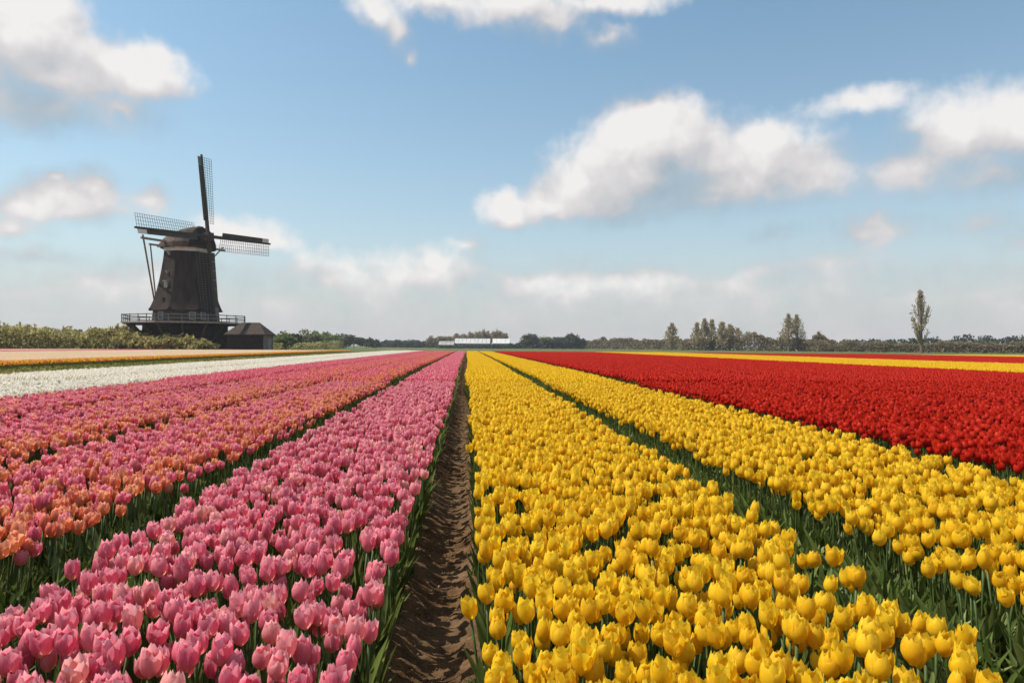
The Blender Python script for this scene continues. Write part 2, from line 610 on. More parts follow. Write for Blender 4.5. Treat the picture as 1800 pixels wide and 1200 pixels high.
# the bare furrow between the pink and the yellow bed: a trough crossed by clods and tread ridges
xs = np.linspace(-.36, .13, 50)
ys = np.concatenate([np.arange(.3, 9, .0085), np.arange(9, 42, .05)])
X, Y = np.meshgrid(xs, ys)
c = -0.105
Z = -0.075 + 0.085 * sstep(np.abs(X - c), 0.02, 0.22)
wob = 0.035 * (vnoise(X * 7, Y * 5, 11) - .5) + 0.05 * (vnoise(X * 2.5, Y * 1.3, 12) - .5) + 0.9 * (X - c) ** 2
ph = (Y + wob) / 0.052
ph = ph + 0.35 * vnoise(Y * 3.1, X * 0 + 2, 14)
sw = ph - np.floor(ph)
ridge = np.where(sw < .7, sw / .7, (1 - sw) / .3)
amp = (0.010 + 0.014 * vnoise(X * 6, Y * 9, 15)) * sstep(np.abs(X - c), .235, .13)
Z += ridge * amp * (1 - sstep(Y, 14, 30)) + 0.013 * (vnoise(X * 38, Y * 38, 16) - .5) + 0.008 * (vnoise(X * 85, Y * 85, 17) - .5)
Z += 0.012 * (vnoise(X * 14, Y * 14, 18) - .5)
Z[:, 0] -= .08
Z[:, -1] -= .08
nx = len(xs)
ii = (np.arange(len(ys) - 1)[:, None] * nx + np.arange(nx - 1)[None, :]).ravel()
fo = link('furrow_path', np_mesh('furrow_path', np.stack([X, Y, Z], -1).reshape(-1, 3), np.stack([ii, ii + 1, ii + nx + 1, ii + nx], -1), [SOIL], smooth=True))
tag(fo, kind='structure')

# ------------------------------------------------------------------ tulips
BH, BW = 0.066, 0.0252           # height and half width of a bloom


def petal_arrays(k, seed, inner, nu=4, nv=5, wide=1.0, tall=1.0, flare=0.0, plump=1.0):
    """one petal of the cup as (verts, quads, along, across)"""
    r = random.Random(seed * 31 + k)
    a0 = k * 2 * math.pi / 3 + (math.pi / 3 if inner else 0) + r.uniform(-.12, .12)
    hgt = BH * tall * (1.02 if inner else 0.97) * r.uniform(.88, 1.08)
    fl = flare + r.uniform(-.10, .14)
    vs, al, ac = [], [], []
    for j in range(nv + 1):
        v = j / nv
        rad = BW * wide * (0.24 + 0.78 * math.sin(min(1, v * 2.1) * math.pi / 2) ** 0.75 - 0.55 * plump * max(0, v - .5) ** 1.6 + fl * max(0, v - .6) * 1.7)
        if inner:
            rad *= 0.86
        half = (0.55 + 0.75 * math.sin(min(1, v * 1.5) * math.pi / 2)) * math.sqrt(max(0.0, 1 - max(0, (v - .45) / .58) ** 2.3))
        half = max(half, 0.10 if j == nv else .3)
        for i in range(nu + 1):
            u = -1 + 2 * i / nu
            ang = a0 + u * half * 0.92
            rr = rad * (1 - 0.07 * u * u * (1 - v)) + (0.0016 * math.cos(u * 9 + seed) * v)
            z = v * hgt - 0.16 * hgt * u * u * max(0, v - .5) * 1.6 + 0.0035 * math.sin(u * 5 + seed * 2 + k) * v
            vs.append((rr * math.cos(ang), rr * math.sin(ang), z))
            al.append(v)
            ac.append(abs(u))
    n = nu + 1
    fs = [(j * n + i, j * n + i + 1, (j + 1) * n + i + 1, (j + 1) * n + i) for j in range(nv) for i in range(nu)]
    return vs, fs, al, ac


def add_petal(mb, arr, z0=0.0, mi=0):
    vs, fs, al, ac = arr
    mb.add([(x, y, z + z0) for x, y, z in vs], fs, mi, along=al, across=ac)


def leaf_arrays(length, width, az_, lean, curl, r, n=5):
    """a strap-shaped pointed leaf, folded along its middle"""
    vs, fs = [], []
    p = Vector((0.006 * math.cos(az_), 0.006 * math.sin(az_), 0))
    a = lean
    tw = r.uniform(-.5, .5)
    for j in range(n + 1):
        v = j / n
        w = width * (0.45 + 1.2 * v) * (1 - v) ** 0.75 * 1.25 if v < 1 else 0.0006
        w = max(w, 0.0006) / 2
        sd = az_ + math.pi / 2 + tw * v
        out = Vector((math.cos(az_), math.sin(az_), 0))
        s = Vector((math.cos(sd), math.sin(sd), 0))
        up = out * -math.cos(a) + Vector((0, 0, 1)) * math.sin(a)
        vs += [p - s * w + up * w * .45, p.copy(), p + s * w + up * w * .45]
        d = out * math.sin(a) + Vector((0, 0, 1)) * math.cos(a)
        p = p + d * (length / n)
        a += curl / n
    for j in range(n):
        k = j * 3
        fs += [(k, k + 1, k + 4, k + 3), (k + 1, k + 2, k + 5, k + 4)]
    return vs, fs


def stem_pts(hgt, r):
    bx, by = r.uniform(-.018, .018), r.uniform(-.018, .018)
    return [(bx * math.sin(v * 2.6) * .7, by * math.sin(v * 2.9) * .7, hgt * v) for v in (0, .35, .7, 1.0)]


STEM_H = 0.395
NVAR = 9
SHAPE = []                        # the bloom shapes
for s in range(NVAR):
    r = random.Random(100 + s)
    SHAPE.append(dict(wide=r.uniform(.94, 1.10), tall=r.uniform(.93, 1.08), flare=[-.06, .02, .08, -.02, .26, -.14, .0, -.22, .05][s], plump=[1.0, .8, .7, 1.3, .6, 1.6, .9, 2.0, 1.1][s]))
SHAPE[7]['wide'] *= .80


def shape_of():
    return random.choices(range(9), [5, 5, 4, 5, 1, 4, 5, 2, 5])[0]



PART = {}                         # shared mesh data


def bloom_core(color, s):
    key = ('core', color, s)
    if key not in PART:
        mb = MB()
        for k in range(3):
            add_petal(mb, petal_arrays(k, s + 1, True, **SHAPE[s]))
        # the three inner petals grow together from the receptacle
        n0 = len(mb.v)
        ring = [p * 30 + i for p in range(3) for i in range(5)]
        mb.add([(0, 0, -.004)], [], along=[0.0], across=[0.0])
        for p in range(3):
            for i in range(4):
                mb.f.append((p * 30 + i + 1, p * 30 + i, n0))
                mb.m.append(0)
        PART[key] = mb.mesh('bloom', [MATS['petal_' + color]], True)
    return PART[key]


def outer_petal(color, s, k):
    key = ('petal', color, s, k)
    if key not in PART:
        mb = MB()
        add_petal(mb, petal_arrays(k, s + 1, False, **SHAPE[s]))
        PART[key] = mb.mesh('petal', [MATS['petal_' + color]], True)
    return PART[key]


def whole_bloom(color, s, nu=4, nv=5):
    key = ('bloom', color, s, nu)
    if key not in PART:
        mb = MB()
        n = nu + 1
        starts = []
        for inner in (False, True):
            for k in range(3):
                starts.append(len(mb.v))
                add_petal(mb, petal_arrays(k, s + 1, inner, nu=nu, nv=nv, **SHAPE[s]))
        n0 = len(mb.v)
        mb.add([(0, 0, -.004)], [], along=[0.0], across=[0.0])
        for st in starts:
            for i in range(nu):
                mb.f.append((st + i + 1, st + i, n0))
                mb.m.append(0)
        PART[key] = mb.mesh('bloom', [MATS['petal_' + color]], True)
    return PART[key]


def stem_mesh(s):
    key = ('stem', s)
    if key not in PART:
        mb = MB()
        pts = stem_pts(STEM_H, random.Random(s))
        mb.tube(pts, [.0048, .0044, .004, .0046], 5)
        PART[key] = mb.mesh('stem', [STEM], True)
        PART[('top', s)] = pts[-1]
    return PART[key]


def leaf_mesh(s):
    key = ('leaf', s)
    if key not in PART:
        r = random.Random(500 + s)
        mb = MB()
        vs, fs = leaf_arrays(r.uniform(.24, .33), r.uniform(.035, .055), r.uniform(0, 6.28), r.uniform(.05, .22), r.uniform(.0, .55), r)
        mb.add(vs, fs, tint=[r.uniform(.25, .8)] * len(vs))
        PART[key] = mb.mesh('leaf', [LEAF], True)
    return PART[key]


def full_tulip_mesh(color, s):
    """stem, leaves and bloom in one mesh: used for the mass of flowers and for those too small to show parts"""
    key = ('full', color, s)
    if key not in PART:
        r = random.Random(900 + s)
        mb = MB()
        pts = stem_pts(STEM_H, random.Random(s))
        mb.tube(pts, [.0048, .0044, .004, .0046], 4, mi=1, cap=False)
        for q in range(3):
            vs, fs = leaf_arrays(r.uniform(.22, .33), r.uniform(.030, .048), r.uniform(0, 6.28), r.uniform(.04, .22), r.uniform(.0, .6), r, 4)
            mb.add(vs, fs, 2, tint=[r.uniform(.1, .9)] * len(vs))
        tp = pts[-1]
        for inner in (False, True):
            for k in range(3):
                vs, fs, al, ac = petal_arrays(k, s + 1, inner, nu=4, nv=5, **SHAPE[s])
                mb.add([(x + tp[0], y + tp[1], z + tp[2]) for x, y, z in vs], fs, 0, along=al, across=ac)
        PART[key] = mb.mesh('tulip', [MATS['petal_' + color], STEM, LEAF], True)
    return PART[key]


def tile_mesh(color, s, size=0.5, mixc=None):
    """half a metre of bed seen from afar: small cups over their leaves"""
    key = ('tile', color, s)
    if key in PART:
        return PART[key]
    r = random.Random(1300 + s * 7)
    mb = MB()
    n = 7
    cell = size / n
    mats = [MATS['petal_far_' + color], LEAF] + ([MATS['petal_far_' + mixc]] if mixc else [])
    for i in range(n):
        for j in range(n):
            x = (i + .5) * cell - size / 2 + r.uniform(-.4, .4) * cell
            y = (j + .5) * cell - size / 2 + r.uniform(-.4, .4) * cell
            zt = 0.47 + r.uniform(-.045, .03)
            rad = r.uniform(.024, .031)
            a = r.uniform(0, 6.28)
            hh = r.uniform(.056, .074)
            tilt = (r.uniform(-.012, .012), r.uniform(-.012, .012))
            vs, fs, al = [], [], []
            m = 6
            for (v, q) in ((0, .35), (.4, 1.0), (.75, .92), (1.0, .62)):
                for k in range(m):
                    zz = zt - hh + v * hh + (0.010 * (1 if k % 2 else -.6) if v == 1 else 0)
                    vs.append((x + tilt[0] * v + rad * q * math.cos(a + k * 6.2832 / m), y + tilt[1] * v + rad * q * math.sin(a + k * 6.2832 / m), zz))
                    al.append(v * .9)
            for t_ in range(3):
                for k in range(m):
                    fs.append((t_ * m + k, t_ * m + (k + 1) % m, (t_ + 1) * m + (k + 1) % m, (t_ + 1) * m + k))
            mb.add(vs, fs, 2 if (mixc and r.random() < .48) else 0, along=al, tint=[r.random()] * len(vs))
            vs, fs = leaf_arrays(r.uniform(.26, .34), .05, r.uniform(0, 6.28), r.uniform(.1, .4), .4, r, 2)
            mb.add([v + Vector((x, y, 0)) for v in vs], fs, 1, tint=[r.uniform(.1, .9)] * len(vs))
    PART[key] = mb.mesh('tulip_tile', mats, True)
    return PART[key]


def leaf_clump_mesh(s):
    key = ('clump', s)
    if key not in PART:
        r = random.Random(2100 + s)
        mb = MB()
        for q in range(6):
            vs, fs = leaf_arrays(r.uniform(.20, .34), r.uniform(.028, .056), r.uniform(0, 6.28), r.uniform(.05, .45), r.uniform(.1, 1.0), r, 5)
            ox, oy = r.uniform(-.04, .04), r.uniform(-.04, .04)
            mb.add([v + Vector((ox, oy, 0)) for v in vs], fs, tint=[r.uniform(0, 1) ** 1.2] * len(vs))
        PART[key] = mb.mesh('leaves', [LEAF], True)
    return PART[key]


def scatter(name, meshes, pts, rots, scl, tint, idx):
    """one object of kind stuff: the given meshes set on points by geometry nodes"""
    me = bpy.data.meshes.new(name)
    me.vertices.add(len(pts))
    me.vertices.foreach_set('co', np.asarray(pts, dtype=np.float32).ravel())
    for n, ty, arr in (('rot', 'FLOAT_VECTOR', rots), ('scl', 'FLOAT', scl), ('tint', 'FLOAT', tint), ('pick', 'INT', idx)):
        a = me.attributes.new(n, ty, 'POINT')
        if ty == 'FLOAT_VECTOR':
            a.data.foreach_set('vector', np.asarray(arr, dtype=np.float32).ravel())
        else:
            a.data.foreach_set('value', np.asarray(arr, dtype=np.int32 if ty == 'INT' else np.float32))
    o = link(name, me)
    g = bpy.data.node_groups.new(name + '_scatter', 'GeometryNodeTree')
    g.interface.new_socket('Geometry', in_out='INPUT', socket_type='NodeSocketGeometry')
    g.interface.new_socket('Geometry', in_out='OUTPUT', socket_type='NodeSocketGeometry')
    t = NT(g)
    gi, gout = t.new('NodeGroupInput'), t.new('NodeGroupOutput')
    join = t.new('GeometryNodeJoinGeometry')

    def attr(n, ty):
        nd = t.new('GeometryNodeInputNamedAttribute', data_type=ty)
        nd.inputs['Name'].default_value = n
        return nd.outputs['Attribute']
    pick, rot, sc_ = attr('pick', 'INT'), attr('rot', 'FLOAT_VECTOR'), attr('scl', 'FLOAT')
    for k, m in enumerate(meshes):
        src = bpy.data.objects.new('scatter_source', m)
        oi = t.new('GeometryNodeObjectInfo', transform_space='ORIGINAL')
        oi.inputs['Object'].default_value = src
        oi.inputs['As Instance'].default_value = False
        cmp_ = t.new('FunctionNodeCompare', data_type='INT', operation='EQUAL')
        t.l.new(pick, cmp_.inputs[2])
        cmp_.inputs[3].default_value = k
        ip = t.new('GeometryNodeInstanceOnPoints')
        t.l.new(gi.outputs[0], ip.inputs['Points'])
        t.l.new(cmp_.outputs[0], ip.inputs['Selection'])
        t.l.new(oi.outputs['Geometry'], ip.inputs['Instance'])
        t.l.new(rot, ip.inputs['Rotation'])
        t.l.new(sc_, ip.inputs['Scale'])
        t.l.new(ip.outputs[0], join.inputs[0])
    t.l.new(join.outputs[0], gout.inputs[0])
    md = o.modifiers.new('scatter', 'NODES')
    md.node_group = g
    return o


NEAR_END = 15.0
near = {}      # colour -> list of (x, y, rot, tilt x, tilt y, scale, tint, edge)
tiles = {}     # colour -> list of (x, y, quarter turn)


def color_of(bed, x, y, f):
    if bed == 'mix':
        n = float(vnoise(x * 2.3, y * .8, 21)) * .35 + random.random() * .65
        lim = .40 if f > .74 else .62 if f > .45 else .74 if f > .15 else .58
        return 'orange' if n > lim else 'magenta'
    if bed == 'pink' and x > -.37 and random.random() < .015:
        return 'red'
    if bed == 'mixpink':
        return 'orange' if random.random() > .86 else 'magenta'
    return {'pinkfar': 'pink', 'orangeyellow': 'yellow'}.get(bed, bed)


for (bed, xa, xb, ya, yb) in BEDS:
    w = xb - xa
    # nearby: single tulips on a jittered grid, limited to what the view and a step beside it can see
    nc = max(1, round((w - .03) / 0.061))
    step = 0.062
    y = ya
    y_end = min(NEAR_END, yb)
    while y < y_end:
        for c_ in range(nc):
            if random.random() < .045 or (xa == 0.03 and y < 2.6 and c_ == nc - 2 and random.random() < .6):
                continue
            edge = 'l' if c_ == 0 else 'r' if c_ == nc - 1 else ''
            x = xa + (.025 if abs(xa) < 1.5 else .05) * (float(vnoise(y * .35, xa * 3.7, 41)) - .5) + (c_ + .5) * w / nc + random.uniform(-.030, .030)
            yy = y + random.uniform(-.034, .034)
            if abs(x - 0.06 * yy) > 0.80 * yy + 1.6:
                continue
            if xa == 0.03:
                x += .026 * (1 - (c_ + .5) / nc)
            out = .07 if edge == 'r' else 0 if xa == 0.03 else -.06 if edge == 'l' else 0
            eu = (Matrix.Rotation(random.gauss(0, .09), 3, 'X') @ Matrix.Rotation(random.gauss(0, .05 if edge else .09) + out, 3, 'Y') @ Matrix.Rotation(random.uniform(0, 6.28), 3, 'Z')).to_euler('XYZ')
            near.setdefault(color_of(bed, x, yy, (x - xa) / w), []).append(
                (x, yy, eu.z, eu.x, eu.y, random.uniform(.87, 1.08), random.random(), edge, xa, c_, nc, int(round((y - ya) / step))))
        y += step
    # farther: half-metre pieces of bed
    n = max(1, round(w / .5))
    yy = np.arange(max(NEAR_END, ya) + .25, yb, .5)
    for c_ in range(n):
        x = xa + (c_ + .5) * w / n
        for y in yy:
            if abs(x - .06 * y) > .80 * y + 4:
                continue
            c2 = {'mix': 'mixed', 'mixpink': 'magenta', 'pinkfar': 'pink', 'orangeyellow': 'yellow_and_orange'}.get(bed, bed)
            if bed == 'mix' and c_ < n - 1 and random.random() < .55:
                c2 = 'magenta'
            tiles.setdefault(c2, []).append((x + (.05 + .0012 * y) * (float(vnoise(y * .35, xa * 3.7, 41)) - .5) + random.uniform(-.02, .02), y + random.uniform(-.05, .05), random.randint(0, 3) * math.pi / 2, max(1.0, (w / n) / .5)))

LIMIT = {'pink': 300, 'yellow': 300, 'orange': 150, 'magenta': 150, 'red': 150}
ONES = ['', 'first', 'second', 'third', 'fourth', 'fifth', 'sixth', 'seventh', 'eighth', 'ninth', 'tenth', 'eleventh', 'twelfth', 'thirteenth', 'fourteenth',
        'fifteenth', 'sixteenth', 'seventeenth', 'eighteenth', 'nineteenth']
ORD = ONES[1:]


def ordinal(n):
    if n < 20:
        return ONES[n]
    t_, o_ = {2: ('twenty', 'twentieth'), 3: ('thirty', 'thirtieth'), 4: ('forty', 'fortieth'), 5: ('fifty', 'fiftieth')}.get(n // 10, ('ninety', 'ninetieth')), n % 10
    return t_[1] if o_ == 0 else t_[0] + '-' + ONES[o_]


SHADE = {'pink': ('deep pink', 'rosy pink', 'pale pink'), 'yellow': ('golden yellow', 'bright yellow', 'light yellow'),
         'orange': ('dark orange', 'orange', 'pale orange'), 'magenta': ('deep magenta', 'magenta', 'light magenta'),
         'red': ('dark red', 'scarlet', 'bright red')}


def tulip_label(color, p, row0):
    shade = SHADE[color][0 if p[6] < .33 else 1 if p[6] < .7 else 2]
    xa, c_, nc, row = round(p[8], 2), p[9], p[10], p[11]
    from_right = xa < 0
    k = (nc - c_) if from_right else c_ + 1
    side = {-1.33: 'from the bare furrow', -2.86: 'from the leafy gap', 0.03: 'from the bare furrow', 1.72: 'from the leafy gap', 3.65: 'from the yellow bed'}.get(xa)
    if side is None:
        return f'{shade} tulip, {ordinal(row - row0 + 1)} row from the near end of the farther mixed bed'
    end = "the picture's bottom" if xa in (-1.33, 0.03) else 'the near end'
    return f'{shade} tulip, {ordinal(row - row0 + 1)} row from {end}, {ordinal(k)} {side}'


stuff_pts = {}
n_individual = 0
for color, lst in near.items():
    arr = np.array([(p[0], p[1], .43 * p[5]) for p in lst])
    u, v, d = project(arr)
    vis = (u > 6) & (u < 1794) & (v < 1192) & (d > .5)
    order = [i for i in np.argsort(d) if vis[i]][:LIMIT.get(color, 0)]
    chosen = set(order)
    row0 = {}
    for i in order:
        row0[lst[i][8]] = min(row0.get(lst[i][8], 999), lst[i][11])
    for rank, i in enumerate(order):
        x, y, rz, tx, ty, sc_, tint, edge, xa = lst[i][:9]
        s = shape_of()
        nm = color + '_tulip'
        lab = tulip_label(color, lst[i], row0[xa])
        px = F * .066 / d[i]
        z0 = float(soil_height(np.array([x]), np.array([y]))[0]) - .01
        if color == 'red':
            o = link(nm, full_tulip_mesh(color, s))
            o['tint'] = tint
        else:
            o = empty(nm)
            st = link('stem', stem_mesh(s), o)
            tp = PART[('top', s)]
            detailed = F * .050 / d[i] > 18
            bl = link('bloom', bloom_core(color, s) if detailed else whole_bloom(color, s), o)
            bl.location = tp
            bl['tint'] = tint
            if detailed:
                for k in range(3):
                    pt = link('petal', outer_petal(color, s, k), bl)
                    pt['tint'] = min(1, max(0, tint + random.uniform(-.06, .06)))
            nl = 2 if detailed else 1
            for q in range(nl):
                lf = link('leaf', leaf_mesh(random.randrange(10)), o)
                lf.rotation_euler = (0, 0, random.uniform(0, 6.28))
        o.location = (x, y, z0)
        o.rotation_euler = (tx, ty, rz)
        o.scale = (sc_, sc_, sc_)
        tag(o, lab, 'tulip', {'pink': 'pink tulips of the bed beside the furrow', 'yellow': 'yellow tulips of the nearest beds', 'red': 'red tulips of the first red bed',
                              'orange': 'orange tulips of the mixed beds', 'magenta': 'magenta pink tulips of the mixed beds'}[color])
        n_individual += 1
    stuff_pts[color] = [p for i, p in enumerate(lst) if i not in chosen]

TILES = 6
for color in sorted(set(stuff_pts) | set(tiles)):
    c0 = {'mixed': 'orange', 'yellow_and_orange': 'yellow'}.get(color, color)
    mx_ = {'mixed': 'magenta', 'yellow_and_orange': 'orange'}.get(color)
    meshes, P, RT, S, T, I = [], [], [], [], [], []
    if color in stuff_pts:
        meshes += [full_tulip_mesh(color, s) for s in range(NVAR)]
        for (x, y, rz, tx, ty, sc_, tint, edge, xa) in [p[:9] for p in stuff_pts[color]]:
            P.append((x, y, -.01))
            RT.append((tx, ty, rz))
            S.append(sc_)
            T.append(tint)
            I.append(shape_of())
    k0 = len(meshes)
    if color in tiles:
        meshes += [tile_mesh(c0, s + 40 if mx_ else s, mixc=mx_) for s in range(TILES)]
        for (x, y, rz, w) in tiles[color]:
            P.append((x, y, random.uniform(-.004, .004)))
            RT.append((0, 0, rz))
            S.append(random.uniform(.99, 1.02) * min(w, 1.06))
            T.append(.5)
            I.append(k0 + random.randrange(TILES))
    nm = {'mixed': 'pink_and_orange_tulips', 'magenta': 'magenta_tulips'}.get(color, color + '_tulips')
    o = scatter(nm, meshes, P, RT, S, T, I)
    what = {'yellow_and_orange': 'narrow band of yellow and orange tulips before the far cream bands', 'mixed': 'mixed pink and orange tulips filling the far part of the left beds', 'magenta': 'magenta pink tulips filling the mixed beds on the left',
            'orange': 'orange tulips scattered through the mixed pink beds on the left', 'pink': 'pink tulips filling the bed beside the furrow and far bands',
            'yellow': 'yellow tulips filling the beds right of the furrow and far stripes', 'red': 'red tulips filling the wide beds on the right',
            'white': 'white tulips filling the pale beds beyond the pink ones', 'cream': 'cream tulips in the far pale bands before the windmill'}[color]
    tag(o, what, 'tulips', kind='stuff')

# leaves hanging out along the bed edges
P, RT, S, T, I = [], [], [], [], []
for (xa, xb, side, dens_, ymax, spread, hs) in [(1.50, 1.82, -1, 340, 45, .46, 1.16), (-1.80, -1.50, 1, 330, 45, .40, 1.24), (-.335, -.30, 1, 70, 30, .0, .6), (0.05, .12, -1, 70, 22, .10, .6),
                                                (3.42, 3.72, -1, 130, 45, .5, 1.0), (-1.40, -1.26, -1, 120, 15, .3, .9), (1.20, 1.29, 1, 50, 15, .2, .7), (-3.24, -3.10, 1, 120, 40, .3, .8), (-5.05, -4.92, 1, 100, 40, .3, .8)]:
    ny = int((xb - xa) * dens_ * ymax)
    for _ in range(ny):
        y = .3 + (ymax - .3) * random.random() ** 1.3
        x = random.uniform(xa, xb)
        if abs(x - .06 * y) > .8 * y + 1.2:
            continue
        P.append((x, y, -.03))
        k = (x - xa) / (xb - xa)
        out = (1 - k) if side < 0 else k
        RT.append((random.gauss(0, .15), side * (0.02 + spread * out) + random.gauss(0, .10), 0))
        S.append(hs * random.uniform(.75, 1.1) * (1.0 - .25 * out))
        T.append(0.5)
        I.append(random.randrange(8))
o = scatter('tulip_foliage', [leaf_clump_mesh(s) for s in range(8)], P, RT, S, T, I)
tag(o, 'dark green tulip leaves hanging out along the edges of the beds', 'leaves', kind='stuff')

# crumbs of dry soil on the furrows
CR = plain('dry_crumb', (.22, .155, .095), .95, .4, 60)


def crumb_mesh(s_):
    r = random.Random(s_)
    bm = bmesh.new()
    bmesh.ops.create_icosphere(bm, subdivisions=1, radius=1.0)
    for v in bm.verts:
        v.co *= r.uniform(.65, 1.2)
        v.co.z *= .65
    me = bpy.data.meshes.new('crumb')
    bm.to_mesh(me)
    bm.free()
    me.materials.append(CR)
    return me


P, RT, S, T, I = [], [], [], [], []
for (xa, xb, n_, z_) in ((-.31, .05, 2600, -.055), (1.30, 1.56, 1500, -.03), (-1.62, -1.36, 500, -.03)):
    for _ in range(n_):
        x, y = random.uniform(xa, xb), .9 + 8 * random.random() ** 1.8
        zz = -.066 + .085 * float(sstep(abs(x + .105), .02, .22)) if xa == -.31 else float(soil_height(np.array([x]), np.array([y]))[0])
        P.append((x, y, zz + .002))
        RT.append((random.random() * 6, random.random() * 6, random.random() * 6))
        S.append(.0022 + .0075 * random.random() ** 3)
        T.append(.5)
        I.append(random.randrange(4))
o = scatter('soil_crumbs', [crumb_mesh(k) for k in range(4)], P, RT, S, T, I)
tag(o, 'small dry crumbs of soil lying in the furrows', 'soil', kind='stuff')

# ------------------------------------------------------------------ green strip with a few orange flowers, left of the white beds
FOL = leaf_mat('strip_leaf', (.13, .135, .032), (.26, .25, .075), (.46, .23, .085), trans=.4, rough=.7, spec=.15)


def blades(name, n, fx, fy, hmin, hmax, m, wid=.05, seed=1):
    r = np.random.default_rng(seed)
    x = fx[0] + (fx[1] - fx[0]) * r.random(n)
    y = fy[0] + (fy[1] - fy[0]) * r.random(n) ** 1.4
    h = hmin + (hmax - hmin) * r.random(n)
    a = r.random(n) * 6.2832
    wv = wid * (.5 + r.random(n))
    lean = 2.0 * (r.random((n, 2)) - .5)
    ex, ey = np.cos(a) * wv, np.sin(a) * wv
    v = np.zeros((n, 4, 3))
    v[:, 0] = np.stack([x - ex, y - ey, np.zeros(n)], -1)
    v[:, 1] = np.stack([x + ex, y + ey, np.zeros(n)], -1)
    v[:, 2] = np.stack([x + ex * .5 + lean[:, 0] * h, y + ey * .5 + lean[:, 1] * h, h], -1)
    v[:, 3] = np.stack([x - ex * .5 + lean[:, 0] * h, y - ey * .5 + lean[:, 1] * h, h * .9], -1)
    patch = sstep(vnoise(x * .5, y * .10, 31), .58, .75)
    t = np.clip(r.random(n) * .62 + .38 * patch * (r.random(n) > .35), 0, 1)
    return link(name, np_mesh(name, v.reshape(-1, 3), np.arange(n * 4).reshape(-1, 4), [m], {'tint': np.repeat(t, 4)}))


o = blades('green_strip_foliage', 60000, (-16.9, -11.0), (7, 104), .16, .34, FOL, wid=.07)
tag(o, 'olive green strip of leaves with rusty patches beyond the white tulips', 'leaves', kind='stuff')

# ------------------------------------------------------------------ the windmill
MD = 109.0
MC = at(328, MD)
A = R(40)                                     # which way the cap looks: right of the camera
TILT = R(4.5)
cap_d = Vector((math.sin(A), -math.cos(A), 0))
cap_r = Vector((math.cos(A), math.sin(A), 0))
toward = -Vector((MC.x, MC.y, 0)).normalized()
cam_ang = math.atan2(toward.y, toward.x)
# the mill is built with its own x to the camera's right and y away from the camera
mill_rz = cam_ang + math.pi / 2
mill = empty('windmill', (MC.x, MC.y, 0.0), mill_rz)
tag(mill, 'dark thatched windmill with railed gallery and lattice sails behind the shrubs', 'windmill')

THATCH = plain('thatch', (.036, .026, .021), .95, .45, 1.2, .5, 30, .1, (1, 1, .12))
BASEW = plain('tarred_boards', (.020, .014, .011), .85, .5, 2.0, .3, 14, .2)
DRUMW = plain('weathered_boards', (.085, .060, .048), .85, .4, 2.0, .2, 14, .2)
WHITEP = plain('white_paint', (.66, .63, .57), .6, .2, 3.0)
GREYP = plain('grey_green_paint', (.14, .16, .14), .7, .3, 4.0)
DARKW = plain('dark_oak', (.045, .034, .024), .75, .4, 3.0)
SAILW = plain('sail_boards', (.052, .044, .030), .7, .35, 2.0)
LATW = plain('lattice_laths', (.085, .076, .058), .7, .3, 3.0)
POLEW = plain('pale_poles', (.30, .24, .17), .75, .3, 3.0)
CAPW = plain('cap_boards', (.080, .054, .040), .85, .5, 1.6, .3, 18, .2, (1, 1, 3))
GLASS = plain('window_glass', (.06, .09, .11), .1, .2, 3.0, spec=.6)
PH0 = R(-117)                                 # an edge of the octagon stands left of the middle


def octa(mb, prof, n=8, ph=PH0, close=True, mi=0):
    """an octagonal tower from (z, radius) pairs"""
    vs, fs = [], []
    for z, rr in prof:
        for k in range(n):
            a = ph + k * 2 * math.pi / n
            vs.append((rr * math.cos(a), rr * math.sin(a), z))
    for i in range(len(prof) - 1):
        for k in range(n):
            fs.append((i * n + k, i * n + (k + 1) % n, (i + 1) * n + (k + 1) % n, (i + 1) * n + k))
    if close:
        fs.append(tuple(range(n))[::-1])
        fs.append(tuple((len(prof) - 1) * n + k for k in range(n)))
    mb.add(vs, fs, mi)


mb = MB()
octa(mb, [(-.3, 6.55), (4.28, 6.25)])
mb.build('base', BASEW, mill)
mb = MB()
octa(mb, [(4.5, 5.05), (6.6, 4.8)])
mb.build('drum', DRUMW, mill)
# thatched body, one piece for each of its eight faces
prof = [(6.35, 5.50), (6.75, 5.22), (7.6, 4.86), (9.0, 4.42), (10.6, 4.05), (12.4, 3.72), (14.0, 3.48), (15.25, 3.34)]
inner = [(6.35, 5.30), (15.25, 3.3)]
for k in range(8):
    mb = MB()
    a0, a1 = PH0 + k * math.pi / 4, PH0 + (k + 1) * math.pi / 4
    m_ = 7
    vs, fs = [], []
    for z, rr in prof:
        for q in range(m_ + 1):
            f_ = q / m_
            p = Vector((math.cos(a0), math.sin(a0), 0)).lerp(Vector((math.cos(a1), math.sin(a1), 0)), f_)
            bul = 1 + .012 * math.sin(f_ * math.pi) + random.uniform(-.0025, .0025) * (0 < q < m_)
            zz = z - (.10 * math.sin(f_ * math.pi) if z == prof[0][0] else 0)
            vs.append((p.x * rr * bul, p.y * rr * bul, zz))
    for i in range(len(prof) - 1):
        for q in range(m_):
            b_ = i * (m_ + 1) + q
            fs.append((b_, b_ + 1, b_ + m_ + 2, b_ + m_ + 1))
    # underside of the eave
    n0 = len(vs)
    for q in (0, m_):
        p = vs[q]
        vs.append((p[0] * .92, p[1] * .92, p[2] + .1))
    fs.append((m_, 0, n0, n0 + 1))
    mb.add(vs, fs)
    o = mb.build('thatch_face', THATCH, mill, smooth=True)
    # a thin ridge of thatch along the corner
mb = MB()
octa(mb, [(15.2, 3.42), (15.95, 3.42)])
mb.build('collar', WHITEP, mill)


